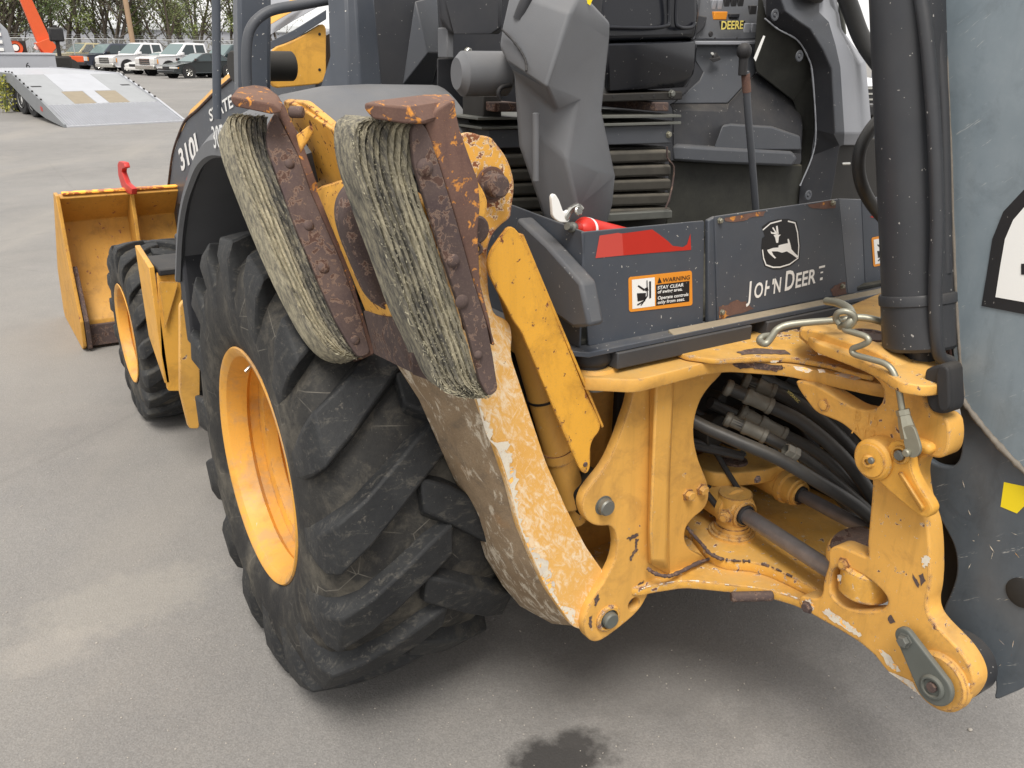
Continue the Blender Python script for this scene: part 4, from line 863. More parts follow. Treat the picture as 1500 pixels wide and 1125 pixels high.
def slab(nm, x0, y0, x1, y1, yy, depth, mat, sk=0, bev=.003, parent=MC):
    P = T([(x0, y0), (x1, y0-sk), (x1, y1-sk), (x0, y1)], 'y', yy); return loft(nm, P, [p+V(0, depth, 0) for p in P], mat, parent, bev)
slab('seat_bracket', 872, 138, 1000, 150, -.36, .3, M_DARK, 4)
for px in (899, 940, 958): cyl('bracket_hole', U(px, 141, 'y', -.36), BK, .004, .001, M_BLK, MC, 10)
hexbolt(U(983, 137, 'y', -.36), BK, .008, .01, M_PIN, MC)
SU = slab('suspension_plate', 700, 172, 998, 176, -.38, .32, M_PIN, 4, .001)
slab('suspension_plate', 705, 186, 998, 190, -.38, .32, M_PIN, 8, .001)
slab('seat_rail', 960, 150, 980, 163, -.37, .3, M_RUST, 0)
slab('suspension_box', 715, 190, 983, 218, -.37, .3, M_PLAM, 8)
slab('suspension_bracket', 725, 150, 760, 164, -.4, .1, M_RUST, 0)
slab('suspension_bracket', 708, 140, 735, 175, -.36, .1, M_DARK, 0)
hexbolt(U(979, 197, 'y', -.37), BK, .007, .008, M_ZINC, MC)
slab('suspension_core', 740, 215, 975, 335, -.33, .25, M_DARK, 0)
for i in range(5):
    y0 = 228+i*21; P = T([(738-i*2, y0+8), (984, y0-2), (983, y0+4), (984, y0+8), (738-i*2, y0+19)], 'y', -.39); Q = T([(738, y0+2), (978, y0-8), (984, y0-4), (984, y0), (738, y0+9)], 'y', -.33)
    A = T([(735, y0), (984, y0-8), (984, y0+9), (735, y0+18)], 'y', -.385)
    loft('bellows_fold', A, [V(p.x, -.1, p.z+.004) for p in A], M_BELL, MC, .007)
slab('suspension_base', 740, 322, 985, 334, -.40, .3, M_PIN, 14)
tube('seat_strap', TY([(977, 215, -.40), (978, 232, -.40), (987, 245, -.40), (985, 270, -.40), (980, 292, -.41), (975, 305, -.41)]), .0025, M_RUST, MC)
# seat side, left of the tower
hull('seat_cushion', TY([(640, -30, -.2), (735, -30, -.2), (735, 40, -.22), (722, 50, -.22), (660, 50, -.22), (645, 30, -.2), (640, -30, .2), (735, 50, .2), (650, 50, .2)]), M_PLAD, MC, .02, seg=3)
slab('seat_side_bracket', 655, 40, 665, 85, -.2, .05, M_PLAS, 0)
hexbolt(U(685, 75, 'y', -.22), BK, .008, .01, M_CHR, MC)
# inner walls behind the seat
facet('inner_side_wall', [(545, -30, .32), (640, -30, .30), (648, 85, .28), (648, 142, .26), (600, 145, .26), (556, 152, .30), (535, 60, .33)], [(0, 1, 2, 3, 4, 5, 6)], M_PLAD, V(0, .06, 0))
facet('wall_pyramid', [(608, 2, .24), (640, -6, .28), (645, 77, .24), (627, 77, .20), (590, 124, .25), (632, 128, .27)], [(0, 4, 3), (0, 3, 2, 1), (3, 4, 5, 2)], M_PLAM, V(0, .06, 0), .003)
facet('cab_rear_wall', [(640, -60, .9), (1205, -60, .9), (1205, 300, .9), (640, 300, .9)], [(0, 1, 2, 3)], M_PLAD, V(0, .05, 0))
facet('console_base', [(640, 85, .1), (760, 85, .1), (760, 330, .1), (640, 330, .1)], [(0, 1, 2, 3)], M_PLAD, V(0, .05, 0))
# cab pillar with faceted moulding
facet('cab_pillar', [(480, -20, .10), (506, -20, .06), (520, -20, .05), (546, -20, .08), (566, 200, .06), (534, 200, .02), (514, 200, .02), (486, 180, .04), (460, 160, .08), (484, 82, .09)], [(0, 1, 6, 7, 9), (9, 7, 8), (1, 2, 5, 6), (2, 3, 4, 5)], M_SHEET, V(0, .1, 0), .005)
# right console tower (faceted shell)
C0 = [(1122, -20, -.30), (1122, 26, -.30), (1140, 42, -.31), (1168, 58, -.32), (1184, 84, -.325), (1190, 110, -.33), (1194, 190, -.33), (1190, 228, -.32), (1172, 273, -.31), (1168, 312, -.31)]
C1 = [(1138, -20, -.34), (1150, 16, -.35), (1168, 30, -.36), (1186, 42, -.37), (1205, 72, -.375), (1218, 100, -.38), (1223, 195, -.38), (1230, 214, -.36), (1218, 290, -.34), (1212, 312, -.33)]
C2 = [(1202, -20, -.34), (1200, 10, -.36), (1200, 18, -.37), (1214, 32, -.38), (1224, 66, -.38), (1231, 98, -.385), (1237, 195, -.385), (1236, 213, -.36)]
C3 = [(1210, -20, -.33), (1214, 6, -.345), (1222, 16, -.355), (1219, 34, -.37), (1240, 66, -.37), (1257, 94, -.37), (1259, 195, -.37), (1250, 213, -.35)]
C4 = [(1222, -20, -.28), (1228, 10, -.29), (1230, 20, -.29), (1233, 42, -.30), (1250, 66, -.30), (1268, 90, -.30), (1277, 190, -.30), (1262, 213, -.30)]
allp = C0+C1+C2+C3+C4; F = []
def grid(o1_, n1, o2_, n2):
    for i in range(min(n1, n2)-1): F.append((o1_+i, o1_+i+1, o2_+i+1, o2_+i))
grid(0, 10, 10, 10); grid(10, 8, 20, 8); grid(20, 8, 28, 8); grid(28, 8, 36, 8)
RC = facet('right_console', allp, F, M_PLAL, V(.05, .25, 0), .004)
RC.data.materials.append(M_PLAD); RC.data.materials.append(M_PLAM)
for f in RC.data.polygons:
    v = [i % 44 for i in f.vertices]
    if max(v) < 20: f.material_index = 1
    elif max(v) < 28: f.material_index = 2
facet('console_side_panel', [(1112, -20, -.28), (1122, 26, -.28), (1140, 42, -.29), (1168, 58, -.30), (1184, 84, -.305), (1190, 110, -.31), (1194, 190, -.31), (1188, 228, -.30), (1172, 273, -.29), (1166, 315, -.28), (1140, 315, -.25), (1174, 240, -.26), (1174, 190, -.26), (1162, 148, -.26), (1108, 106, -.25), (1104, 90, -.25)], [(0, 1, 15), (1, 2, 3, 14, 15), (3, 4, 5, 13, 14), (5, 6, 12, 13), (6, 7, 11, 12), (7, 8, 9, 10, 11)], M_OLIV, V(0, .1, 0), .003, RC)
bead('panel_seam', TY([(1120, 27, -.305), (1140, 43, -.325), (1168, 59, -.33), (1184, 85, -.335), (1190, 110, -.338), (1195, 190, -.338), (1190, 228, -.33), (1172, 272, -.32)]), .0025, M_PLAL, RC)
for px, py, r in ((1135, 22, .011), (1171, 82, .011), (1184, 286, .011)):
    lathe('recessed_screw', U(px, py, 'y', -.335), BK, [(0, r*1.5), (.002, r*1.3), (.002, r*.8), (0, r*.6), (.003, r*.4), (.003, 0)], M_PLAM, RC, 16)
lathe('console_bowl', U(1170, -16, 'y', -.32), V(.1, -.5, .85), [(0, 0), (.0, .075), (.012, .078)], M_DARK, RC, 30)
facet('paint_splash', [(1118, 52, -.33), (1121, 53, -.33), (1114, 72, -.33), (1107, 90, -.33), (1104, 85, -.33), (1111, 68, -.33)], [(0, 1, 2, 5), (5, 2, 3, 4)], M_WHT, V(0, .002, 0), 0, RC)
# dash with switches
DS = facet('switch_panel', [(1014, -30, -.12), (1122, -30, -.12), (1108, 58, -.20), (1018, 58, -.20)], [(0, 1, 2, 3)], M_PLAM, V(0, .1, 0))
def sw(px, py, w, h, mat, nm='rocker_switch', yy=None):
    yy = -.16 if yy is None else yy
    t = (py+30)/88; yy = -.12-.08*t-.006
    P = T([(px+h*.18, py), (px+w+h*.18, py), (px+w, py+h), (px, py+h)], 'y', yy); loft(nm, [p+V(0, -.006, 0) for p in P], [p+V(0, .02, 0) for p in P], mat, DS, .002)
for px in (1040, 1049): sw(px, 0, 6, 14, M_PLAL)
for px in (1058, 1068, 1078): sw(px, -4, 8, 16, M_BLK)
sw(1043, 17, 19, 12, M_ORP, 'hazard_switch'); sw(1067, 20, 14, 6, M_PLAD); sw(1094, 8, 10, 20, M_BLK); sw(1107, 9, 8, 18, M_PLAL)
sw(1086, 34, 9, 19, M_PLAL); sw(1097, 34, 9, 19, M_PLAL); sw(1052, 30, 35, 19, M_PLAD, 'name_badge')
lettering('badge_lettering', 'DEERE', U(1055, 43, 'y', -.206), U(1087, 42, 'y', -.206), BK, M_GLD, DS, .004, bold=.02)
for px, py in ((1047, 56), (1079, 56)): cyl('screw', U(px, py, 'y', -.21), BK, .003, .002, M_BLK, DS, 10)
facet('gauge_pod', [(1014, 20, -.2), (1036, 24, -.2), (1032, 40, -.21), (1016, 56, -.21)], [(0, 1, 2, 3)], M_PLAD, V(0, .03, 0), .004, DS)
cyl('dark_dial', U(1040, 50, 'y', -.21), BK, .008, .006, M_BLK, DS, 20)
facet('console_front', [(1018, 60, -.20), (1108, 60, -.20), (1108, 106, -.22), (1066, 152, -.24), (985, 152, -.24), (1024, 118, -.22), (1030, 106, -.21), (1018, 90, -.2)], [(0, 1, 2, 3, 4, 5, 6, 7)], M_PLAM, V(0, .08, 0), .004)
slab('console_ledge', 1018, 60, 1108, 66, -.225, .05, M_PLAL, 0)
cyl('console_knob', U(1045, 84, 'y', -.22), V(.2, -1, .3), .011, .012, M_BLK, MC, 20); hull('knob_grip', [U(1038, 86, 'y', -.235), U(1054, 84, 'y', -.235), U(1056, 88, 'y', -.235), U(1045, 92, 'y', -.235), U(1040, 84, 'y', -.22), U(1055, 82, 'y', -.22)], M_BLK, MC, .002); cyl('knob_cap', U(1043, 79, 'y', -.235), V(-.1, -1, .5), .005, .003, M_CHR, MC, 12)
facet('step_moulding', [(980, 152, -.24), (1066, 152, -.24), (1108, 106, -.22), (1165, 150, -.24), (1172, 162, -.26), (1064, 162, -.27), (1052, 184, -.28), (1176, 184, -.29), (1174, 225, -.30), (985, 214, -.30), (985, 160, -.26)], [(0, 1, 5, 10), (1, 2, 3, 4, 5), (5, 4, 7, 6), (10, 5, 6, 9), (6, 7, 8, 9)], M_PLAD, V(0, .2, 0), .004)
facet('step_moulding', [(1058, 184, -.32), (1070, 182, -.32), (1130, 186, -.33), (1172, 200, -.33), (1174, 220, -.33), (1048, 220, -.32), (1046, 216, -.32)], [(0, 1, 2, 3, 4, 5, 6)], M_PLAM, V(0, .2, 0), .006)
facet('step_moulding', [(985, 212, -.34), (1045, 216, -.34), (1160, 222, -.34), (1168, 232, -.34), (1160, 244, -.34), (1050, 240, -.34), (985, 236, -.34)], [(0, 1, 2, 3, 4, 5, 6)], M_PLAM, V(0, .2, 0), .008)
facet('footwell_panel', [(980, 236, -.30), (1175, 242, -.30), (1172, 345, -.30), (975, 350, -.30)], [(0, 1, 2, 3)], M_OLIV, V(0, .05, 0))
facet('console_back_gap', [(1205, 213, -.30), (1300, 200, -.26), (1300, 320, -.26), (1200, 320, -.3)], [(0, 1, 2, 3)], M_DARK, V(0, .03, 0))
facet('right_fender', [(1262, 200, .2), (1300, 150, .2), (1330, 300, .15), (1250, 300, .15)], [(0, 1, 2, 3)], M_PLAM, V(0, .05, 0))
cyl('bracket_bolt', U(1233, 240, 'y', -.36), V(1, -.3, 0), .005, .03, M_CHR, MC, 12)
tube('gas_strut', TY([(1230, -20, -.3), (1233, 20, -.3), (1236, 50, -.3)]), .008, M_PIN, MC)
# gear lever
tube('gear_lever', TY([(1092, 105, -.55), (1096, 170, -.55), (1102, 240, -.55), (1108, 320, -.55)]), .0095, M_PLAM, MC, 14)
tube('gear_lever', TY([(1092, 108, -.55), (1094, 135, -.55)]), .0108, M_RUSY, MC, 12, smooth=False)
c = U(1090, 74, 'y', -.55); lathe('lever_knob', c+V(0, 0, .014), V(.03, 0, -1), [(-.004, 0), (-.003, .008), (.002, .014), (.010, .018), (.018, .0185), (.026, .016), (.032, .0115), (.07, .0105), (.072, .009), (.072, 0)], M_BLK, MC, 24)
# cab exterior posts left of the fender
tube('mirror_post', TY([(316, -40, .12), (318, 174, .12)]), .0105, M_SHEET, MC, 14, smooth=False)
P = T([(347, -40), (398, -40), (397, 140), (350, 140)], 'y', .42)
RO = loft('rollover_post', P, [p+V(.02, .12, 0) for p in P], M_SHEET, MC, .012)
tube('grab_rail', TY([(363, 145, .25), (361, 100, .25), (362, 62, .25), (368, 40, .25), (382, 24, .25), (402, 14, .25), (440, 7, .25), (490, -2, .25)]), .0135, M_PLAM, MC, 16)
cyl('exhaust_pipe', U(428, 97, 'y', .75), V(-1, -.1, 0), .046, .2, M_DARK, MC, 30)
EP = plate('engine_panel', T([(430, 60), (478, 30), (478, 122), (440, 126), (395, 130), (395, 72)], 'y', .95), BK, .02, M_YEL, MC, .004, .02)
for px, py in ((468, 50), (468, 102)): cyl('panel_hole', U(px, py, 'y', .95), BK, .005, .002, M_DARK, EP, 10)
facet('hood_trim', [(395, 52, 1.05), (430, 30, 1.0), (480, 2, .95), (480, -30, 1.1), (395, -10, 1.3)], [(0, 1, 2, 3, 4)], M_PLAL, V(0, .03, 0))
facet('hood_trim_band', [(393, 62, 1.0), (430, 44, .96), (478, 14, .92), (478, 28, .92), (430, 58, .96), (393, 74, 1.0)], [(0, 1, 4, 5), (1, 2, 3, 4)], M_SHEET, V(0, .03, 0), .002)
facet('hood_trim_flash', [(395, 20, 1.04), (440, -10, 1.0), (430, 16, .99), (396, 36, 1.02)], [(0, 1, 2, 3)], M_YEL, V(0, .01, 0), .001)

# ---- stabiliser: arm, cylinder, guard
yr, yf = -.778, -.585
rear = [(640, 380), (668, 300), (676, 199), (693, 194), (704, 199), (719, 200), (727, 210), (742, 229), (751, 253), (754, 275), (749, 308), (748, 320), (734, 329), (719, 346), (713, 372), (716, 430), (724, 463), (744, 468), (751, 487), (748, 520), (770, 587), (800, 677), (830, 745), (858, 800), (890, 846), (902, 880), (900, 912), (880, 932), (838, 918), (800, 863), (780, 820), (760, 773), (743, 707), (727, 660), (700, 587), (672, 500)]
SA = plate('stabilizer_arm', T(rear, 'y', yr), BK, .02, M_SCUF, MC, .003, .01)
eo = catmull(T([(697, 584), (712, 638), (728, 660), (744, 707), (761, 773), (781, 820), (801, 863), (837, 915)], 'y', yr), 14)
wi = 0; ei = []
for i, p in enumerate(eo):
    wi = max(.003, min(.028, wi+random.uniform(-.009, .009))); ei.append(p+V(wi+random.uniform(0, .004), 0, wi*.4)+BK*.0012)
n_ = len(eo); pyd('ragged_paint', [p+BK*.0012+V(.0015, 0, 0) for p in eo]+ei, [(i, i+1, n_+i+1, n_+i) for i in range(n_-1)], M_PRIM, SA)
ri = [31, 32, 33, 34, 35, 0]
L0 = T([(838, 918), (800, 863), (780, 820), (760, 773), (743, 707), (727, 660), (700, 587), (672, 500), (650, 420)], 'y', yr+.012)
L1 = T([(800, 902), (761, 888), (735, 858), (710, 817), (695, 768), (656, 685), (612, 585), (576, 530), (556, 470)], 'y', yf)
mid = [(a*.5+b*.5)+V(-.018, 0, -.004) for a, b in zip(L0, L1)]
L2 = [p+V(.07, 0, .04) for p in L1]; L3 = [p+V(.07, 0, .04) for p in L0]
nL = len(L0); cols = [L0, mid, L1, L2, L3]; vs_ = sum(cols, []); fs = []
for c_ in range(5):
    for i in range(nL-1):
        a, b = c_*nL+i, ((c_+1) % 5)*nL+i; fs.append((a, a+1, b+1, b))
fs += [tuple(c_*nL for c_ in range(5)), tuple(c_*nL+nL-1 for c_ in range(5))[::-1]]
pyd('arm_side', vs_, fs, M_DUST, SA, .006, 50, True)
# peeling ear plate edge and its pins
ear = [(672, 205), (678, 197), (693, 194), (704, 199), (719, 200), (727, 210), (742, 229), (751, 253), (754, 275), (749, 308), (748, 320), (734, 329), (719, 346), (713, 372), (705, 372), (704, 330), (690, 270)]
ER = plate('arm_ear', T(ear, 'y', yr-.012), BK, .012, M_EAR, SA, .003, .01)
plate('arm_ear', T(ear, 'y', yr+.08), BK, .02, M_EAR, SA, .003, .01)
c = U(716, 270, 'y', yr-.012); lathe('pad_pin', c, V(.1, -1, 0), [(0, .026), (.012, .026), (.014, .022), (.035, .021), (.038, .017), (.038, 0)], M_RUST, SA, 26)
lathe('pin_ring', c, V(.1, -1, 0), [(.004, .033), (.009, .033), (.009, .027)], M_RUSY, SA, 26)
yc = -.70
a, b = U(742, 380, 'y', yc), U(838, 735, 'y', yc); d = (b-a).normalized(); L = (b-a).length
SY = lathe('stabilizer_cylinder', a, d, [(0, 0), (0, .036), (L*.75, .036), (L*.75, .039), (L*.79, .039), (L*.79, .036), (L, .036), (L, .028), (L+.06, .022), (L+.06, 0)], M_YELD, MC, 36)
lathe('cylinder_band', a+d*L*.52, d, [(0, .0365), (0, .0378), (.006, .0378), (.006, .0365)], M_DARK, SY, 36)
gp = [(748, 328), (735, 345), (716, 372), (714, 396), (728, 425), (743, 450), (752, 470), (763, 483), (782, 528), (801, 573), (822, 625), (843, 673), (850, 688), (857, 695), (863, 690), (865, 680), (865, 648), (882, 627), (872, 603), (860, 580), (822, 485), (787, 400), (764, 345)]
GP = plate('cylinder_guard', T(gp, 'y', yr-.03), BK, .008, M_YELG, MC, .002, .01)
gr = T([(763, 345), (787, 400), (822, 485), (860, 580), (882, 627)], 'y', yr-.03)
loft('guard_flange', [gr[0], gr[2], gr[4], gr[4]+V(0, .05, 0), gr[2]+V(0, .05, 0), gr[0]+V(0, .05, 0)], [p+V(.006, 0, .002) for p in [gr[0], gr[2], gr[4], gr[4]+V(0, .05, 0), gr[2]+V(0, .05, 0), gr[0]+V(0, .05, 0)]], M_YELG, GP, .001)
for px, py, r in ((857, 680, .006),): cyl('guard_bolt', U(px, py, 'y', yr-.03), BK, r, .003, M_RUST, GP, 14)
plate('stop_pad', T([(840, 720), (870, 700), (885, 690), (876, 730), (850, 760)], 'y', -.74), BK, .05, M_DARK, MC, .004, .01)
loft('inner_bracket', T([(862, 620), (930, 590), (930, 700), (880, 800), (850, 700)], 'y', -.52), T([(862, 620), (930, 590), (930, 700), (880, 800), (850, 700)], 'y', -.48), M_YELD, MC, .005)

# ---- stabiliser pad: two rows of laminated tyre strips in a rusty frame
YR = -.90
A0, B0 = U(620, 183, 'y', YR), U(722, 560, 'y', YR); ld = (B0-A0).normalized(); GN = ld.cross(V(0, 1, 0)).normalized()
if GN.x > 0: GN = -GN
def gpl(pts, shift=0): return TP(pts, A0+GN*shift, GN)
PD = plate('stabilizer_pad', gpl([(413, 147), (445, 150), (517, 210), (560, 250), (620, 300), (640, 420), (600, 458), (530, 455), (505, 380), (478, 330), (455, 270), (432, 205)], -.012), GN, .016, M_YELC, MC, .003, .01)
PD['label'] = 'reversible stabilizer pad, rusty frame with two rows of frayed rubber strips'
plate('pad_web', gpl([(413, 147), (430, 152), (520, 212), (513, 262), (500, 268), (468, 276), (462, 268), (440, 215)], -.004), GN, .010, M_YELC, PD, .003, .008)
tipp = [(508, 345), (503, 310), (512, 285), (528, 268), (548, 262), (600, 275), (640, 330), (650, 420), (620, 470), (585, 462), (552, 450), (530, 400)]
plate('arm_tip', T(tipp, 'y', -.72), BK, .06, M_RUST, SA, .012, .03, it=3, seg=3)
def pad_row(po, no, Lpx, Rpx, nst, depth, plate_px, edge_px, bolts):
    no = V(no).normalized()
    Lc = catmull(TP(Lpx, po, no), 5); Rc = catmull(TP(Rpx, po, no), 5)
    def res(C, k):
        t = k*(len(C)-1); i = min(int(t), len(C)-2); return C[i].lerp(C[i+1], t-i)
    K = 40; bmf = bmesh.new()
    def rnd(m): return random.uniform(-m, m)
    for s in range(nst):
        f0 = s/nst; f1 = (s+.91)/nst; ha = random.choice((-1, 1))*random.uniform(.0005, .0035); st_ = random.uniform(0, .008); en = 1-random.uniform(0, .03)*(1 if s else 2)
        ph = random.uniform(0, 6); fr = []
        for k in range(K+1):
            t = st_+(en-st_)*k/K; a, b = res(Lc, t), res(Rc, t); w = b-a; wd = w.normalized(); tl = (res(Lc, min(1, t+.02))-res(Lc, max(0, t-.02))).normalized()
            h = ha+.001*math.sin(k*.55+ph)+rnd(.0013); p0 = a+w*(f0+.003*math.sin(k*.35+ph)); p1 = a+w*(f1+.003*math.sin(k*.35+ph+.6))
            if k in (0, K): h -= .006
            q = [p0+no*(h-.0035), p0.lerp(p1, .22)+no*(h+.001+rnd(.0008)), p0.lerp(p1, .5)+no*(h-.0005+rnd(.0012)), p0.lerp(p1, .78)+no*(h+.001+rnd(.0008)), p1+no*(h-.0035), p1-no*depth, p0-no*depth]
            q = [x+wd*rnd(.0009)+tl*rnd(.001) for x in q[:5]]+q[5:]
            fr.append(q)
            for z_ in range(6):       # frayed cord ends along both edges of the strip
                u_ = random.choice((0, .03, .97, 1, .5, .2)); c0_ = q[0].lerp(q[4], u_)+no*(.003)+tl*rnd(.008)
                l = random.uniform(.002, .0055)*(2.2 if (s == 0 and random.random() < .6) else 1); dv = (no*random.uniform(.1, .8)+wd*rnd(.9)+tl*random.uniform(-.3, 1)).normalized()*l
                sd_ = tl.cross(dv).normalized()*random.uniform(.0003, .0007)
                vv = [bmf.verts.new(x) for x in (c0_-sd_, c0_+sd_, c0_+dv*.6+sd_, c0_+dv, c0_+dv*.6-sd_)]; bmf.faces.new(vv)
        n7 = 7; vs2 = [p for r_ in fr for p in r_]; fs2 = []
        for k in range(K):
            for j in range(n7): a_, b_ = k*n7+j, k*n7+(j+1) % n7; fs2.append((a_, b_, b_+n7, a_+n7))
        fs2 += [tuple(range(n7))[::-1], tuple(K*n7+j for j in range(n7))]
        pyd('rubber_strip', vs2, fs2, M_STRIP, PD, 0, 50, True)
    tag(from_bm('frayed_cords', bmf, M_FRAY, PD, recalc=False), kind='stuff')
    A_, B_ = [], []
    for k in range(K+1):
        t = .02+.94*k/K; a, b = res(Lc, t), res(Rc, t); A_.append(a.lerp(b, .03)); B_.append(a.lerp(b, .97))
    o2 = A_+B_[::-1]; loft('strip_core', [p-no*.009 for p in o2], [p-no*(depth-.004) for p in o2], M_RUBD, PD, 0)
    def sh(px, k): return [p for p in TP(px, po+no*k, no)]
    RPt = plate('clamp_plate', sh(plate_px, .012), no, .012, M_RUST, PD, .002, .006)
    plate('angle_edge', sh(edge_px, .004), no, depth+.03, M_RUSY, PD, .003, .005)
    for (px, py, r) in bolts: lathe('carriage_bolt', UP(px, py, po+no*.012, no), no, [(0, r*.85), (.002, r*.85), (.005, r*.66), (.007, r*.35), (.0072, 0)], M_RUST, RPt, 20)
    return RPt
pad_row(V(0, YR, 0), BK, [(536, 172), (519, 190), (522, 245), (545, 320), (572, 395), (597, 465), (618, 510), (642, 565), (668, 580), (700, 588)], [(622, 180), (612, 190), (606, 235), (616, 285), (640, 355), (662, 425), (682, 490), (700, 548), (712, 572), (718, 582)], 9, .08,
        [(603, 190), (612, 178), (622, 183), (630, 200), (645, 245), (667, 317), (690, 400), (712, 470), (722, 520), (730, 572), (716, 582), (704, 560), (684, 482), (662, 415), (641, 352), (622, 290), (606, 240)],
        [(622, 182), (640, 160), (666, 145), (669, 167), (674, 190), (690, 235), (701, 265), (704, 300), (700, 340), (704, 415), (718, 470), (724, 510), (712, 470), (690, 400), (667, 317), (645, 245)],
        [(622, 245, .017), (676, 442, .015), (664, 382, .014), (700, 520, .010)])
def cl(px, py, y): return U(px, py, 'y', y)
hull('cleat', [cl(534, 151, YR-.035), cl(597, 157, YR-.035), cl(618, 180, YR-.035), cl(592, 181, YR-.035), cl(546, 174, YR-.035), cl(534, 160, YR-.035), cl(545, 148, YR+.03), cl(600, 150, YR+.05), cl(627, 138, YR+.09), cl(658, 138, YR+.09), cl(667, 146, YR+.06), cl(668, 166, YR+.04), cl(624, 182, YR-.02)], M_RUSY, PD, .003)
FO = U(408, 170, 'y', -.30); FNm = V(1, 0, 0).cross(V(0, .25, .52)).normalized()
FNm = FNm if FNm.y < 0 else -FNm
pad_row(FO, FNm, [(346, 166), (331, 176), (337, 214), (355, 264), (378, 322), (403, 380), (430, 436), (458, 486), (486, 516), (522, 528)], [(396, 168), (392, 182), (397, 222), (415, 270), (436, 325), (456, 380), (474, 430), (494, 474), (512, 504), (528, 522)], 8, .08,
        [(390, 195), (402, 165), (408, 172), (437, 227), (457, 285), (500, 383), (530, 470), (543, 517), (526, 524), (512, 505), (492, 470), (470, 420), (450, 372), (430, 325), (408, 262), (392, 218)],
        [(408, 168), (410, 150), (417, 152), (424, 170), (442, 205), (466, 272), (506, 375), (550, 518), (541, 520), (530, 470), (500, 383), (457, 285), (437, 227)],
        [(424, 240, .012), (474, 392, .014), (452, 330, .013), (520, 498, .012)])
YFp = -.33
W_ = TY([(463, 278, -.42), (513, 262, -.58), (504, 300, -.57), (501, 345, -.56), (515, 395, -.60), (538, 434, -.64), (570, 450, -.74), (606, 458, -.86), (606, 468, -.86), (560, 463, -.68), (536, 457, -.56), (505, 380, -.50)])
shell('pad_web_rim', W_, [(0, 1, 2), (0, 2, 3, 11), (11, 3, 4, 10), (10, 4, 5), (10, 5, 6, 9), (9, 6, 7, 8)], M_YELC, PD, V(.018, .01, .006), .002, 30)
Q_ = TY([(532, 456, -.56), (562, 462, -.68), (606, 467, -.86), (650, 480, -.87), (660, 570, -.87), (606, 548, -.84), (548, 519, -.55)])
shell('cross_plate', Q_, [(0, 1, 5, 6), (1, 2, 3, 4, 5)], M_RUST, PD, V(.02, .01, .006), .002, 40)
hull('cleat', [cl(338, 141, YFp-.04), cl(400, 153, YFp-.04), cl(412, 165, YFp-.04), cl(398, 168, YFp-.04), cl(345, 157, YFp-.04), cl(338, 148, YFp-.04), cl(348, 128, YFp+.05), cl(372, 124, YFp+.08), cl(392, 127, YFp+.08), cl(408, 140, YFp), cl(415, 152, YFp-.02)], M_RUSY, PD, .003)
cyl('frame_stud', U(424, 164, 'y', YFp-.02), V(.8, -.6, 0), .012, .03, M_RUST, PD, 16)
hull('frame_lug', TY([(434, 198, -.42), (452, 184, -.44), (458, 184, -.44), (460, 192, -.44), (440, 225, -.43), (434, 198, -.40), (456, 188, -.41), (440, 225, -.40)]), M_YELC, PD, .002)
# clevis of the pad around the arm ear, keeper ring
CK = plate('pad_clevis', T([(660, 250), (672, 240), (690, 252), (701, 265), (712, 285), (716, 300), (708, 330), (704, 360), (706, 415), (694, 400), (676, 340), (664, 290)], 'y', -.84), BK, .03, M_YELC, PD, .004, .01)
lathe('pad_pin', U(692, 335, 'y', -.845), BK, [(0, .026), (.014, .026), (.018, .022), (.018, 0)], M_RUST, CK, 22)
rg = circle_on(U(697, 365, 'y', -.875), V(-.3, -1, 0), .0095, 16); bm = bmesh.new(); tube_bm(bm, rg+[rg[0]], .0035, 8, 1, False); from_bm('keeper_ring', bm, M_RUST, CK)

# ---- fire extinguisher lying behind the platform wall
FX = empty('fire_extinguisher', 'small red fire extinguisher with white metal handle lying behind the slate platform wall', 'fire extinguisher', loc=tuple(U(850, 335, 'y', -.74)))
def fx(o): o.location = -V(FX.location); return o
a, b = U(838, 346, 'y', -.745), U(892, 352, 'y', -.72); d = (U(905, 352, 'y', -.70)-U(845, 338, 'y', -.745)).normalized(); a = U(843, 334, 'y', -.745)
fx(lathe('cylinder_body', a, d, [(-.004, 0), (-.004, .011), (.010, .013), (.016, .020), (.028, .027), (.20, .027), (.21, .018), (.21, 0)], M_RED, FX, 30))
fx(lathe('label_band', a, d, [(.036, .0272), (.036, .0277), (.044, .0277), (.044, .0272)], M_WHT, FX, 30))
fx(lathe('valve', a, -d, [(0, .009), (.006, .011), (.014, .011), (.018, .008), (.030, .008), (.030, 0)], M_PIN, FX, 16))
fx(plate('carry_handle', TY([(808, 287, -.75), (813, 283, -.75), (819, 292, -.75), (826, 312, -.75), (836, 306, -.75), (834, 326, -.75), (820, 326, -.75), (810, 318, -.75)]), BK, .010, M_WHT, FX, .002, .004))
fx(plate('squeeze_lever', TY([(826, 318, -.752), (838, 302, -.752), (850, 297, -.752), (858, 306, -.752), (852, 311, -.752), (840, 310, -.752), (832, 326, -.752)]), BK, .012, M_CHR, FX, .003, .004))
fx(cyl('pressure_gauge', U(846, 309, 'y', -.76), V(.2, -1, .3), .010, .006, M_CHR, FX, 24))

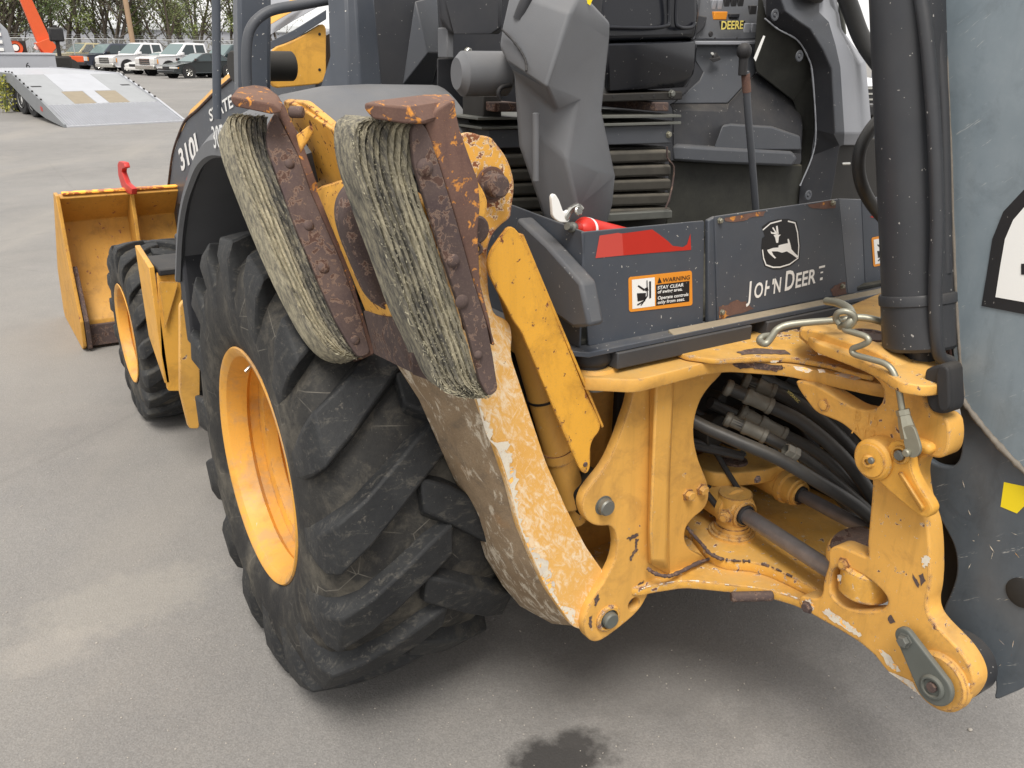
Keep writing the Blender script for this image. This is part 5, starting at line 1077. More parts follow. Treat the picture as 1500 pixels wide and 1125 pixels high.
# ================================================================ GROUND
def _asph():
    g = G('old_asphalt', .9)
    n1 = g.noise(.35, 6, .6); n2 = g.noise(3.5, 7, .65); c = g.mix(g.ramp(n1, [(.3, 0), (.7, 1)]), (.162, .156, .149), (.222, .214, .204))
    c = g.mix(g.mth('MULTIPLY', g.ramp(n2, [(.35, 0), (.75, 1)]), .5), c, (.25, .235, .215))
    ag = g.vor(230, 'F1', out='Color'); agb = g.N.new('ShaderNodeRGBToBW'); g.L.new(ag, agb.inputs[0])
    c = g.mix(.55, c, g.ramp(agb.outputs[0], [(.1, .76), (.5, 1), (.85, 1.26)]), 'MULTIPLY')
    c = g.mix(g.ramp(g.vor(42, 'F1'), [(.035, 1), (.06, 0)]), c, (.36, .34, .31))
    c = g.mix(g.mth('MULTIPLY', g.ramp(g.noise(12, 3, .5), [(.68, 0), (.75, 1)]), .12), c, (.09, .085, .08))
    # pale worn seam and dusty drifts on the left, traffic sweep
    sw = g.noise(1, 5, .6, .8, g.map((.5, .12, 1), (0, 0, R_(24)))); c = g.mix(g.mth('MULTIPLY', g.ramp(sw, [(.52, 0), (.72, 1)]), .45), c, (.30, .275, .24))
    # hairline cracks
    cr_ = g.vor(.22, 'DISTANCE_TO_EDGE', g.map((1, 1, 1))); c = g.mix(g.mth('MULTIPLY', g.ramp(g.mth('ADD', cr_, g.mth('MULTIPLY', g.mth('SUBTRACT', g.noise(6, 4), .5), .012)), [(.0, 1), (.0018, 0)]), .12), c, (.06, .058, .055))
    def blot(cx, cy, rx, ry, f, col, seed):
        nonlocal c
        m = g.map((1/rx, 1/ry, 0)); 
        mm = g.N.new('ShaderNodeMapping'); mm.inputs['Location'].default_value = (-cx/rx, -cy/ry, 0); mm.inputs['Scale'].default_value = (1/rx, 1/ry, 0); g.L.new(g.tc, mm.inputs[0])
        ln = g.N.new('ShaderNodeVectorMath'); ln.operation = 'LENGTH'; g.L.new(mm.outputs[0], ln.inputs[0])
        k = g.mth('ADD', ln.outputs['Value'], g.mth('MULTIPLY', g.mth('SUBTRACT', g.noise(seed, 5, .6), .5), 1.3))
        c = g.mix(g.mth('MULTIPLY', g.ramp(k, [(.55, 1), (1.05, 0)]), f), c, col)
    p = U(812, 1116, 'z', 0); blot(p.x, p.y, .19, .11, .9, (.025, .023, .022), 13)
    p = U(1000, 930, 'z', 0); blot(p.x, p.y, .7, .5, .45, (.085, .08, .075), 4)
    p = U(180, 880, 'z', 0); blot(p.x, p.y, .36, .2, .28, (.36, .335, .29), 16)
    p = U(65, 955, 'z', 0); blot(p.x, p.y, .2, .12, .3, (.36, .33, .29), 12)
    p = U(90, 520, 'z', 0); blot(p.x, p.y, .45, 1.6, .2, (.30, .285, .26), 3)
    g.set('Base Color', c); g.bump(g.mth('ADD', g.mth('MULTIPLY', g.vor(170), 1.0), g.mth('ADD', g.noise(60, 4, .7), g.noise(500, 2))), .5, .0022)
    return g.m
M_ASPH = _asph()
gv = [(-700, -300), (900, -300), (900, 1500), (-700, 1500)]
GR = pyd('ground', [V(x, y, 0) for x, y in gv], [(0, 1, 2, 3)], M_ASPH); tag(GR, kind='structure')
M_STONE = plain('pale_grit', (.38, .35, .31), .9, var=.4, scale=90, bump=0)
bm = bmesh.new()
for k in range(900):
    px, py = random.uniform(-60, 1560), random.uniform(520, 1180); p = U(px, py, 'z', 0)
    s = random.uniform(.001, .0032)*(1.6 if random.random() < .06 else 1)
    r = bmesh.ops.create_icosphere(bm, subdivisions=1, radius=s); bmesh.ops.transform(bm, matrix=Matrix.Translation((p.x, p.y, s*.4)) @ Matrix.Rotation(random.uniform(0, 6), 4, 'Z') @ Matrix.Diagonal((1, random.uniform(.5, 1), random.uniform(.4, .8), 1)), verts=r['verts'])
p = U(1421, 1070, 'z', 0); r = bmesh.ops.create_icosphere(bm, subdivisions=2, radius=.007); bmesh.ops.transform(bm, matrix=Matrix.Translation((p.x, p.y, .003)) @ Matrix.Diagonal((1, .8, .5, 1)), verts=r['verts'])
tag(from_bm('loose_grit', bm, M_STONE), 'pale grit scattered thinly over the asphalt around the machine', 'grit', kind='stuff')

# ================================================================ BACKGROUND YARD
M_ALU = plain('scuffed_aluminium', (.50, .51, .54), .35, .55, var=.15, scale=3, bump=.1)
M_DECK = plain('grey_deck_steel', (.30, .31, .32), .6, .1, var=.15, scale=3, bump=.1)
M_WOOD = plain('deck_timber', (.26, .22, .16), .85, var=.2, scale=6)
M_FRAM = plain('trailer_frame_paint', (.20, .21, .22), .5, var=.2, scale=3)
M_TYR2 = plain('road_tyre', (.03, .03, .031), .75, var=.2)
M_WGR = plain('grey_sidewall', (.33, .34, .37), .55, var=.06, scale=1.5)
# step-deck trailer with its beavertail lowered
L0_ = U(98, 187, 'z', 0); R0_ = U(268, 178.5, 'z', 0); W_ = (R0_-L0_).length; wv = (R0_-L0_)/W_; fv = V(-wv.y, wv.x, 0); fv = (fv*5+wv*.7).normalized()
TR = empty('step_deck_trailer', 'silver step deck trailer with its tread plate ramp lowered to the asphalt', 'trailer', loc=tuple(L0_))
def tp_(s, d, z): return wv*s+fv*d+V(0, 0, z)
def deckp(nm, s0, s1, d0, z0, d1, z1, mat, th=.04, lift=0):
    A = [tp_(s0, d0, z0+lift), tp_(s1, d0, z0+lift), tp_(s1, d1, z1+lift), tp_(s0, d1, z1+lift)]; return loft(nm, A, [p-V(0, 0, th) for p in A], mat, TR, .004)
hz, kz = .40, 1.0; hd, kd_ = 1.75, 5.0
deckp('ramp_plate', 0, W_, 0, .03, hd, hz, M_ALU)
bm = bmesh.new()
for k in range(60):      # raised tread bars of the ramp plate
    d = .04+hd*.97*k/60; z = .03+(hz-.03)*d/hd+.006
    for j in range(22):
        s = .02+W_*.98*(j+(.5 if k % 2 else 0))/22; box_bm(bm, tp_(s+.04, d, z), .05, .010, .007)
tag(from_bm('tread_bars', bm, M_ALU, TR), kind='stuff')
deckp('deck_plate', 0, W_, hd+.01, hz, kd_, kz, M_DECK)
deckp('deck_centre_plate', .75, 1.95, hd+1.3, hz+(kz-hz)*1.3/(kd_-hd), kd_, kz, M_ALU, .02, .008)
deckp('deck_centre_plate', 1.22, 1.5, hd+.02, hz, hd+1.3, hz+(kz-hz)*1.3/(kd_-hd), M_ALU, .02, .008)
for s in (.68, 1.52): deckp('timber_panel', s, s+.52, hd+.03, hz, hd+1.25, hz+(kz-hz)*1.25/(kd_-hd), M_WOOD, .02, .008)
deckp('upper_deck', 0, W_, kd_+.01, kz, 13.5, kz, M_ALU)
for s in (-.06, W_): 
    A = [tp_(s, 0, .0), tp_(s, 0, .07), tp_(s, hd, hz+.05), tp_(s, kd_, kz+.03), tp_(s, 13.5, kz+.03), tp_(s, 13.5, kz-.2), tp_(s, kd_+.5, kz-.22), tp_(s, hd+1, .22), tp_(s, hd, .1)]
    loft('side_rail', A, [p+wv*.06 for p in A], M_FRAM if s < 0 else M_ALU, TR, .004)
pk = box('stake_pocket', (-.02, -.05, -.015), (.02, .05, .015), M_DARK, TR, 0); fst = True
for k in range(10):
    d = hd+.3+k*.42; z = hz+(kz-hz)*min(1, (d-hd)/(kd_-hd))
    for s in (-.03, W_+.03):
        o = pk if fst else dup(pk, TR); fst = False; o.location = tp_(s, d, z+.06)
for s in (.22, 2.5):
    for d in (3.7, 5.0, 6.3):
        w = lathe('trailer_wheel', tp_(s-.15, d, .38), wv, [(0, .12), (.0, .20), (.03, .22), (0, .24), (0, .35), (.03, .38), (.27, .38), (.3, .35), (.3, 0)], M_TYR2, TR, 32)
        lathe('wheel_rim', tp_(s-.155, d, .38), wv, [(0, .21), (.06, .19), (.09, .08), (.03, .07), (.02, 0)], M_WHT, w, 24)
loft('tail_lamp', [tp_(-.065, 1.9, .24), tp_(-.065, 2.1, .26), tp_(-.065, 2.1, .36), tp_(-.065, 1.9, .34)], [tp_(-.05, 1.9, .24), tp_(-.05, 2.1, .26), tp_(-.05, 2.1, .36), tp_(-.05, 1.9, .34)], M_REDD, TR, 0)
# grey low trailer side seen over the deck
pq = [U(80, 78, 'y', 35.5), U(80, 107, 'y', 35.5)]
GB = empty('flatbed_body', 'plain grey steel flatbed body standing beyond the silver trailer', 'flatbed', loc=(-3, 35.5, 0))
zt, zb2, xr_ = pq[0].z, pq[1].z, pq[0].x+3
box('body_side', (-7, 0, zb2), (xr_, 2.4, zt-.06), M_WGR, GB, .01)
box('top_rail', (-7.02, -.03, zt-.058), (xr_+.02, 2.4, zt), M_ALU, GB, .006)
box('underframe', (-6.8, .3, .45), (xr_-.1, 2.2, zb2-.003), M_DARK, GB, .01)
for x in (-5.5, -4.2, xr_-1.4, xr_-.5): cyl('flatbed_wheel', V(x, .1, .5), V(0, 1, 0), .5, .3, M_TYR2, GB, 24)
lettering('body_number', '6', V(xr_-1.0, 0, zb2+.15), V(xr_-.87, 0, zb2+.15), BK, M_BPR, GB, .004)

# vehicles
def carmat(nm, col): 
    g = G(nm, .28, 0, .5); g.set('Base Color', col); g.set('Coat Weight', .6); g.set('Coat Roughness', .08); return g.m
C_WHT, C_NAVY, C_BLK, C_SIL, C_YEL, C_TEAL = carmat('white_car_paint', (.74, .74, .75)), carmat('navy_car_paint', (.018, .025, .045)), carmat('black_car_paint', (.012, .018, .02)), carmat('pale_car_paint', (.62, .62, .60)), carmat('dull_yellow_paint', (.48, .40, .18)), carmat('teal_car_paint', (.03, .05, .055))
M_GLAS = plain('car_glass', (.045, .06, .065), .08, var=.05, bump=0); M_WSCR = plain('windscreen_glass', (.12, .17, .17), .08, var=.05, bump=0)
M_LAMP = plain('headlamp_glass', (.6, .6, .58), .15, var=.05, bump=0); M_AMB = plain('amber_lens', (.75, .3, .05), .2, bump=0)
def car(name, label, cat, mat, kind, px, py, head, group='vehicles parked along the yard fence'):
    if kind == 'pickup': Lh, Wd, Hb, Hr, wb, wr = 2.9, 1.0, 1.22, 2.0, 1.83, .41
    elif kind == 'suv': Lh, Wd, Hb, Hr, wb, wr = 2.75, 1.0, 1.2, 1.95, 1.6, .42
    else: Lh, Wd, Hb, Hr, wb, wr = 2.3, .9, .92, 1.42, 1.35, .33
    fxw = V(math.sin(R_(head)), math.cos(R_(head)), 0); lft = V(-fxw.y, fxw.x, 0)
    g0 = U(px, py, 'z', 0); o0 = g0-fxw*wb-lft*Wd*.93
    root = empty(name, label, cat, group, tuple(o0), math.atan2(fxw.y, fxw.x))
    if kind in ('pickup', 'suv'):
        prof = [(-Lh, .55), (-Lh, Hb-.02), (-.4, Hb), (1.05, Hb+.02), (Lh-.35, Hb-.06), (Lh-.03, Hb-.16), (Lh, .95), (Lh-.02, .62), (Lh-.25, .42), (-Lh+.2, .45)]
        gl = [(-1.25 if kind == 'pickup' else -Lh+.08, Hb-.02), (-1.15 if kind == 'pickup' else -Lh+.3, Hr-.04), (.1, Hr), (.35, Hr-.05), (1.2, Hb)]
    else:
        prof = [(-Lh, .45), (-Lh+.05, Hb), (-1.3, Hb+.04), (.95, Hb+.0), (Lh-.4, Hb-.15), (Lh-.05, .66), (Lh, .5), (Lh-.1, .28), (-Lh+.1, .3)]
        gl = [(-1.75, Hb), (-1.05, Hr-.04), (-.2, Hr), (.15, Hr-.05), (1.1, Hb-.03)]
    n_ = len(prof)
    ys = [(-Wd, .0), (-Wd+.0, 0)]
    secs = [(-Wd+.06, .03), (-Wd, 0), (Wd, 0), (Wd-.06, .03)]
    vs_ = []; fs = []
    for (yy, ins) in secs: vs_ += [V(x*(1-ins*.4), yy, .75+(z-.75)*(1-ins)) for x, z in prof]
    for j in range(3):
        for i in range(n_): a_ = j*n_+i; b_ = j*n_+(i+1) % n_; fs.append((a_, b_, b_+n_, a_+n_))
    fs += [tuple(range(n_))[::-1], tuple(range(3*n_, 4*n_))]
    body = pyd('body', vs_, fs, mat, root, .05, 30, True, 3)
    m_ = len(gl); A = [V(x, -Wd+.05+(.16 if z > Hb+.1 else 0), z) for x, z in gl]; B = [V(p.x, -p.y, p.z) for p in A]
    cab = loft('cabin', A, B, mat, root, .05)
    def side(nm, pts, mt, e=.012):
        for sg in (1, -1):
            P = []
            for x, z in pts: 
                t = (z-Hb)/(Hr-Hb); P.append(V(x, sg*(Wd-.05-.16*max(0, min(1, t))+e), z))
            loft(nm, P, [q-V(0, sg*.02, 0) for q in P], mt, root, 0)
    h0, h1 = Hb+.05, Hr-.13
    if kind == 'pickup': side('side_window', [(.9, h0), (.3, h1), (-.22, h1), (-.22, h0)], M_GLAS); side('side_window', [(-.36, h0), (-.36, h1), (-1.0, h1), (-1.05, h0)], M_GLAS)
    elif kind == 'suv': side('side_window', [(.9, h0), (.3, h1), (-.3, h1), (-.3, h0)], M_GLAS); side('side_window', [(-.38, h0), (-.38, h1), (-Lh+.5, h1), (-Lh+.35, h0)], M_GLAS)
    else: side('side_window', [(.7, h0), (.15, h1+.03), (-.25, h1+.03), (-.25, h0)], M_GLAS); side('side_window', [(-.33, h0), (-.33, h1+.03), (-1.0, h1), (-1.4, h0)], M_GLAS)
    a_, b_ = V(gl[-1][0], 0, gl[-1][1]), V(gl[-2][0], 0, gl[-2][1]); dn = V((b_-a_).z, 0, -(b_-a_).x).normalized()
    P = [a_.lerp(b_, .08)+V(0, -Wd+.14, 0), a_.lerp(b_, .08)+V(0, Wd-.14, 0), a_.lerp(b_, .95)+V(0, Wd-.26, 0), a_.lerp(b_, .95)+V(0, -Wd+.26, 0)]
    dn = dn if dn.x > 0 else -dn; loft('windscreen', [q+dn*.015 for q in P], [q-dn*.01 for q in P], M_WSCR, root, 0)
    for sx in (1, -1):
        for sg in (1, -1):
            c_ = V(sx*wb, sg*(Wd-.24), wr)
            lathe('wheel_arch', c_+V(0, sg*.18, .02), V(0, sg, 0), [(0, 0), (0, wr+.10), (.075, wr+.10), (.075, 0)], M_BLK, root, 28)
            w = lathe('wheel', c_, V(0, sg, 0), [(0, 0), (0, wr*.95), (.02, wr), (.24, wr), (.262, wr*.94), (.262, wr*.64), (.25, wr*.64), (.25, 0)], M_TYR2, root, 28)
            lathe('rim', c_+V(0, sg*.252, 0), V(0, sg, 0), [(0, wr*.66), (.012, wr*.63), (-.03, wr*.5), (.0, wr*.2), (.012, 0)], M_CHR, w, 14)
            for k in range(7):
                t = k*2*PI/7; u1 = V(math.cos(t), 0, math.sin(t)); 
                tube('spoke', [c_+V(0, sg*.256, 0)+u1*wr*.12, c_+V(0, sg*.262, 0)+u1*wr*.6], .022, M_CHR, w, 5, smooth=False)
    xf = Lh; gz0, gz1 = (.68, 1.04) if kind != 'sedan' else (.50, .66)
    gw = .52 if kind != 'sedan' else .32
    box('grille', (xf-.06, -gw, gz0), (xf+.025, gw, gz1), M_BLK, root, .01)
    if kind != 'sedan':
        for k in range(3): box('grille_bar', (xf+.026, -gw, gz0+.06+k*.12), (xf+.04, gw, gz0+.10+k*.12), M_CHR, root, .004)
    for sg in (1, -1):
        box('headlamp', (xf-.22, min(sg*gw*1.06, sg*(Wd-.0)), gz0+.04), (xf-.01 if kind == 'sedan' else xf+.012, max(sg*gw*1.06, sg*(Wd+.012)), gz1-.02), M_LAMP, root, .02)
        box('wing_mirror', (.75, min(sg*(Wd-.02), sg*(Wd+.2)), Hb+.03), (.92, max(sg*(Wd-.02), sg*(Wd+.2)), Hb+.2), mat if mat in (C_WHT, C_BLK) else M_BLK, root, .03)
        box('indicator', (xf-.30, min(sg*(Wd-.01), sg*(Wd+.016)), gz0+.06), (xf-.23, max(sg*(Wd-.01), sg*(Wd+.016)), gz1-.04), M_AMB, root, .005)
    box('front_bumper', (xf-.15, -Wd+.02, .40 if kind != 'sedan' else .28), (xf+.07, Wd-.02, .64 if kind != 'sedan' else .46), M_CHR if mat is C_WHT and kind == 'pickup' else (M_BLK if kind != 'sedan' else mat), root, .04)
    return root
H_ = 245
car('dark_pickup', 'navy blue suv with black brush guard, parked left of the white pickups', 'suv', C_NAVY, 'suv', 147, 104.5, H_)
car('parked_pickup', 'white pickup truck parked right beside the navy suv with brush guard', 'pickup truck', C_WHT, 'pickup', 188, 108, H_)
car('parked_car', 'pale cream sedan parked between the two white pickup trucks', 'car', C_SIL, 'sedan', 225, 109.5, H_+3)
car('parked_pickup', 'white crew cab pickup with chrome grille parked behind the black sedan', 'pickup truck', C_WHT, 'pickup', 249, 111.5, H_+2)
car('parked_car', 'black sedan with silver spoked wheels, nearest in the parked row', 'car', C_BLK, 'sedan', 277.5, 115, H_+6)
car('parked_suv', 'dark teal suv parked at the right end of the row', 'suv', C_TEAL, 'suv', 322, 113, H_+4)
car('parked_truck', 'dull yellow truck parked at the left end of the row', 'truck', C_YEL, 'pickup', 108, 101, H_)
car('parked_car', 'white car seen through the gap beside the boom cylinder', 'car', C_WHT, 'suv', 1262, 190, 200)
# traffic cone
c0 = U(111, 103.5, 'z', 0); CN = empty('traffic_cone', 'small orange traffic cone standing before the yellow truck', 'traffic cone', loc=tuple(c0))
M_ORG = plain('crane_orange', (.62, .10, .03), .45, var=.1, scale=2)
lathe('cone_body', V(0, 0, .03), TOP, [(0, .16), (.6, .03), (.62, 0)], M_ORG, CN, 18); box('cone_base', (-.2, -.2, 0), (.2, .2, .03), M_ORG, CN, .01)
# orange crane boom and its truck
CRD = 62
cb = U(76, 74, 'y', CRD); CR = empty('crane_truck', 'orange telescopic crane rising behind the grey flatbed', 'crane', loc=(cb.x, CRD, 0))
def crp(px, py, y=CRD): return U(px, py, 'y', y)-V(cb.x, CRD, 0)
def beam(nm, a, b, w0, w1, mat, par, dpt=.5):
    d = (b-a).normalized(); n_ = V(d.z, 0, -d.x); P = [a-n_*w0, a+n_*w0, b+n_*w1, b-n_*w1]; return loft(nm, [p+V(0, -dpt/2, 0) for p in P], [p+V(0, dpt/2, 0) for p in P], mat, par, .02)
BB = beam('crane_boom', crp(70, 74), crp(34, -8), .42, .30, M_ORG, CR)
beam('inner_boom', crp(34, -8), crp(10, -60), .2, .16, M_ORG, CR, .3)
beam('turret', crp(60, 74), crp(76, 62), .5, .3, M_ORG, CR, 1.4)
beam('lift_ram', crp(52, 72), crp(62, 52), .12, .12, M_WHT, CR, .2)
box('crane_deck', (-4.5, -1, .8), (1.6, 1, 1.15), M_ORG, CR, .03)
for x in (-3.6, -2.4, .8): cyl('crane_wheel', V(x, -1.02, .5), V(0, 1, 0), .5, .35, M_TYR2, CR, 24)
for (x, z, r) in ((-3.0, 1.7, .5), (-2.0, 1.6, .4)): lathe('winch_drum', V(x, -.5, z), V(0, 1, 0), [(0, r), (.05, r), (.06, r*.6), (.7, r*.6), (.71, r), (.76, r), (.76, 0)], M_ORG, CR, 20); cyl('drum_core', V(x, -.52, z), V(0, 1, 0), r*.45, .9, M_WHT, CR, 16)
box('winch_frame', (-3.8, -.4, 1.15), (-1.4, .4, 2.0), M_DARK, CR, .05)
MK = empty('service_mast', 'black lamp mast and pump standing between the flatbed and the yellow truck', 'machinery', loc=(U(86, 74, 'y', 45).x, 45, 0))
tube('mast_pole', [V(0, 0, 0), V(0, 0, 2.6)], .09, M_DARK, MK); hull('mast_head', [V(x, y, z) for x in (-.3, .3) for y in (-.2, .2) for z in (1.9, 2.5)], M_BLK, MK, .08)
hull('pump_body', [V(x, y, z) for x in (-.35, .45) for y in (-.4, .4) for z in (.0, 1.3)], M_DARK, MK, .1); lathe('mast_wheel', V(.1, -.42, .45), BK, [(0, .2), (0, .42), (.1, .42), (.1, .2)], M_BLK, MK, 20)
# louvred truck cab at the far left
TK = empty('box_truck', 'white louvred truck body cut by the left edge of the picture', 'truck', loc=(U(18, 60, 'y', 40).x, 40, 0))
tz1, tz0 = U(0, 24, 'y', 40).z, .6
loft('truck_body', [V(-3, 0, tz0), V(.15, 0, tz0), V(-.1, 0, tz1-.5), V(-.5, 0, tz1), V(-3, 0, tz1)], [V(-3, 2.4, tz0), V(.15, 2.4, tz0), V(-.1, 2.4, tz1-.5), V(-.5, 2.4, tz1), V(-3, 2.4, tz1)], M_WGR, TK, .03)
for k in range(6): box('louvre', (-2.6, -.06, 1.5+k*.28), (-.35, -.005, 1.62+k*.28), M_WHT, TK, .01)
for x in (-.5, -2.4): cyl('truck_wheel', V(x, -.05, .5), V(0, 1, 0), .5, .3, M_TYR2, TK, 24)

# chain link fence
M_GALV = plain('galvanised_post', (.42, .43, .43), .5, .4, var=.1)
def _link():
    g = G('chain_link', .5, .4); g.set('Base Color', (.40, .41, .41))
    a = g.map((14, 14, 14), (0, R_(45), 0)); sx = g.N.new('ShaderNodeSeparateXYZ'); g.L.new(a, sx.inputs[0])
    def ln(o): return g.mth('LESS_THAN', g.mth('FRACT', o), .16)
    g.set('Alpha', g.mth('MAXIMUM', ln(sx.outputs['X']), ln(sx.outputs['Z']))); return g.m
M_LINK = _link()
FA, FB = V(-30, 84, 0), V(50, 74, 0); fd = (FB-FA).normalized(); FL = (FB-FA).length
FE = empty('chain_link_fence', 'grey chain link fence behind the row of parked vehicles', 'fence', loc=tuple(FA), rz=math.atan2(fd.y, fd.x))
pyd('fence_mesh', [V(0, 0, .05), V(FL, 0, .05), V(FL, 0, 2.25), V(0, 0, 2.25)], [(0, 1, 2, 3)], M_LINK, FE)
ps = tube('fence_post', [V(0, 0, 0), V(0, 0, 2.35)], .045, M_GALV, FE, 10, smooth=False)
for k in range(1, 28): dup(ps, FE, (k*3.0, 0, 0))
tube('top_rail', [V(0, .0, 2.28), V(FL, 0, 2.28)], .03, M_GALV, FE, 8, smooth=False)
bm = bmesh.new()
for z in (2.45, 2.58): tube_bm(bm, [V(0, 0, z), V(FL, 0, z)], .008, 4, 1, False)
from_bm('barbed_wire', bm, M_GALV, FE)

# trees beyond the fence
M_BARK = plain('grey_bark', (.095, .078, .062), .95, var=.4, scale=4, bump=.5, bs=30)
def leafm(nm, a, b):
    g = G(nm, .75); r = g.N.new('ShaderNodeNewGeometry').outputs['Random Per Island']; g.set('Base Color', g.ramp(r, [(0, a), (1, b)])); g.set('Transmission Weight', 0); return g.m
M_LF1, M_LF2, M_LF3 = leafm('spring_leaves', (.11, .15, .04), (.26, .30, .10)), leafm('olive_leaves', (.08, .105, .035), (.19, .21, .08)), leafm('dark_leaves', (.045, .08, .025), (.13, .17, .055))
def tree(seed, h, nleaf, lm, lean=0, dens=1):
    rnd = random.Random(seed); bt = bmesh.new(); tips = []
    def grow(p, d, L, r, lev):
        n_ = 3 if lev else 4; P = [p]; q = p.copy(); dd_ = d.copy()
        for i in range(n_):
            dd_ = (dd_+V(rnd.uniform(-1, 1), rnd.uniform(-1, 1), rnd.uniform(-.3, .5))*.17).normalized(); q = q+dd_*(L/n_); P.append(q.copy())
        rr = [r*(1-.6*i/n_) for i in range(n_+1)]; tube_bm(bt, P, rr, 6 if lev < 2 else 4, 2, True, False)
        if lev >= 1: tips.extend(P[1:])
        if lev < 3:
            for i in range(rnd.randint(3, 4) if lev else 7):
                t = rnd.uniform(.22 if lev == 0 else .3, 1); k = min(int(t*n_), n_-1); b_ = P[k].lerp(P[k+1], t*n_-k); az = rnd.uniform(0, 2*PI)
                nd = (dd_*.75+V(math.cos(az), math.sin(az), rnd.uniform(-.1, .6))*.8).normalized(); grow(b_, nd, L*rnd.uniform(.45, .62), r*.42*(1-.3*t), lev+1)
    for k in range(rnd.choice((1, 2, 3))): grow(V(rnd.uniform(-.3, .3), rnd.uniform(-.3, .3), 0), V(lean+rnd.uniform(-.22, .22), rnd.uniform(-.15, .15), 1).normalized(), h*.7, h*.016+.03, 0)
    bl_ = bmesh.new()
    for k in range(nleaf):
        c_ = rnd.choice(tips)+V(rnd.gauss(0, .28), rnd.gauss(0, .28), rnd.gauss(0, .25)); s = rnd.uniform(.05, .13); m = Matrix.Translation(c_) @ Matrix.Rotation(rnd.uniform(0, 6), 4, V(rnd.uniform(-1, 1), rnd.uniform(-1, 1), rnd.uniform(-1, 1)).normalized())
        v4 = [bl_.verts.new(m @ V(a*s, b*s*.7, 0)) for a, b in ((-1, 0), (0, -1), (1, .1), (.1, 1))]; bl_.faces.new(v4)
    root = empty('tree'); from_bm('trunk', bt, M_BARK, root, 0, 60); from_bm('crown', bl_, lm, root, 0, 60, False); return root
protos = [tree(3, 10, 2300, M_LF1), tree(11, 11, 1500, M_LF2, .15), tree(5, 9, 3000, M_LF3), tree(23, 12, 600, M_LF1, -.2), tree(31, 10, 1300, M_LF2, .3)]
wh = ['pale green leafed', 'olive leafed leaning', 'dark green bushy', 'nearly bare tall', 'thin slanting olive']
spots = [(-4, 3), (6, 1), (28, 0), (46, 1), (66, 2), (90, 3), (103, 1), (128, 0), (140, 4), (160, 3), (172, 1), (186, 0), (212, 2), (226, 4), (240, 0), (255, 1), (268, 4), (283, 2), (297, 3), (306, 0), (330, 4), (344, 1), (372, 0), (400, 2), (430, 1)]
rt_ = random.Random(4)
where = ['at the left edge of the picture', 'behind the louvred truck body', 'behind the top of the orange crane', 'behind the middle of the orange crane', 'just right of the orange crane', 'behind the black lamp mast', 'above the yellow truck', 'behind the navy suv front', 'behind the navy suv roof', 'left of the timber utility pole', 'close left of the timber utility pole', 'behind the timber utility pole', 'right of the timber utility pole', 'behind the pale sedan', 'above the second white pickup bonnet', 'above the second white pickup cab', 'left of the black sedan roof', 'above the black sedan', 'left of the thin slate post', 'behind the thin slate post', 'right of the thin slate post', 'beside the rollover post', 'hidden behind the rollover post', 'behind the grab rail', 'behind the yellow engine panel']
for i, (px, k) in enumerate(spots):
    y = rt_.uniform(80, 96); p = U(px, 60, 'y', y); src = protos[k]; used = src.get('label') is not None
    o = src if not used else copy_tree(src)
    o.location = (p.x, y+3, 0); o.rotation_euler = (0, 0, rt_.uniform(0, 6)); s = rt_.uniform(.8, 1.15); o.scale = (s, s, s)
    tag(o, wh[k]+' tree beyond the fence, '+where[i], 'tree', 'trees beyond the chain link fence')
# brush at the foot of the trees
bm = bmesh.new(); rb = random.Random(9)
for k in range(15000):
    x = rb.uniform(-30, 50); y = 88+rb.uniform(0, 9)-x*.1; h = abs(rb.gauss(0, .85))+.1; c_ = V(x, y, min(h, 3.2)); s = rb.uniform(.06, .16)
    m = Matrix.Translation(c_) @ Matrix.Rotation(rb.uniform(0, 6), 4, V(rb.uniform(-1, 1), rb.uniform(-1, 1), rb.uniform(-1, 1)).normalized()); bm.faces.new([bm.verts.new(m @ V(a*s*.5, b*s*1.6, 0)) for a, b in ((-1, -1), (1, -1), (1, 1), (-1, 1))])
M_BRSH = leafm('dry_brush', (.14, .125, .09), (.24, .22, .15)); tag(from_bm('brush', bm, M_BRSH, None, 0, 60, False), 'dry brown brush along the foot of the trees behind the fence', 'brush', kind='stuff')
# utility pole
up_ = U(197, 56, 'y', 78); UPo = empty('utility_pole', 'bare timber utility pole rising behind the white pickup', 'utility pole', loc=(up_.x, 78, 0))
tube('pole_shaft', [V(-.1, 0, 0), V(-.45, 0, 9)], .2, plain('pole_timber', (.36, .25, .16), .85, var=.15, scale=3), UPo, 12, smooth=False); box('crossarm', (-1.5, -.08, 8.2), (.7, .06, 8.34), M_WOOD, UPo)
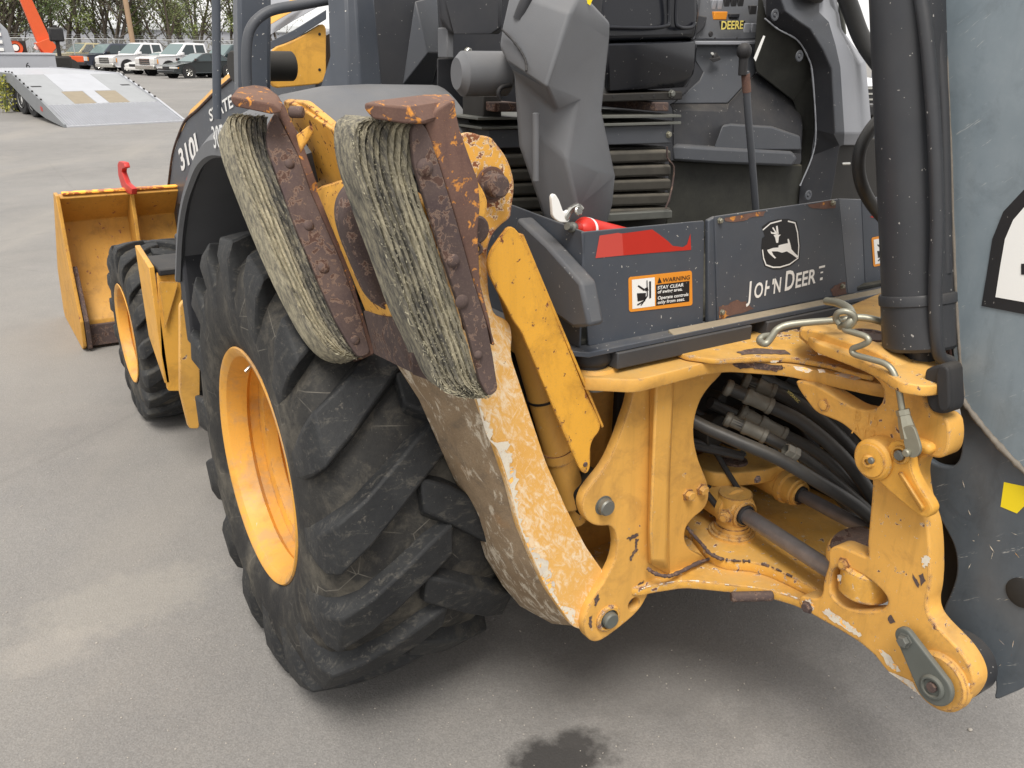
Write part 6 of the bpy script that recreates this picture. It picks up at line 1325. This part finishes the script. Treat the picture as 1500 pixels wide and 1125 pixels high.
# pale sheds far off
def shed(name, lab, x0, y0, x1, y1, h, mat):
    b = empty(name, lab, 'building', loc=(x0, y0, 0)); 
    loft('wall', [V(0, 0, 0), V(x1-x0, 0, 0), V(x1-x0, y1-y0, 0), V(0, y1-y0, 0)], [V(0, 0, h), V(x1-x0, 0, h), V(x1-x0, y1-y0, h), V(0, y1-y0, h)], mat, b, .02)
    loft('roof', [V(-.3, -.3, h+.01), V(x1-x0+.3, -.3, h+.01), V(x1-x0+.3, (y1-y0)/2, h+1.1), V(-.3, (y1-y0)/2, h+1.1)], [V(-.3, -.3, h+.12), V(x1-x0+.3, -.3, h+.12), V(x1-x0+.3, (y1-y0)/2, h+1.22), V(-.3, (y1-y0)/2, h+1.22)], M_GALV, b, .01)
    for k in range(int((x1-x0)/3)): box('siding_seam', (1+k*3, -.03, 0), (1.06+k*3, -.002, h), M_GALV, b, 0)
    return b
shed('warehouse', 'long pale warehouse far beyond the trees', -20, 150, 60, 170, 4.2, M_WGR)
shed('warehouse', 'grey sided warehouse seen through the gap beside the boom cylinder', 55, 14, 90, 40, 4.5, M_WGR)
# yellow-green weed by the trailer wheels
wp = U(10, 165, 'z', 0); WD = empty('weed', 'yellow green weed growing by the trailer wheels', 'plant', loc=tuple(wp)); bm = bmesh.new(); rw = random.Random(2)
for k in range(420):
    z = rw.uniform(.02, 1.0); c_ = V(rw.gauss(0, .16), rw.gauss(0, .12), z); s = rw.uniform(.02, .05); m = Matrix.Translation(c_) @ Matrix.Rotation(rw.uniform(0, 6), 4, V(rw.uniform(-1, 1), rw.uniform(-1, 1), rw.uniform(-1, 1)).normalized()); bm.faces.new([bm.verts.new(m @ V(a*s*.6, b*s, 0)) for a, b in ((-1, 0), (0, -1), (1, 0), (0, 1))])
from_bm('leaves', bm, leafm('weed_leaves', (.22, .24, .04), (.5, .46, .08)), WD, 0, 60, False)
bm = bmesh.new()
for k in range(9): tube_bm(bm, [V(0, 0, 0), V(rw.uniform(-.25, .25), rw.uniform(-.2, .2), rw.uniform(.6, 1.05))], .008, 5, 1, False)
from_bm('stems', bm, M_LF1, WD)
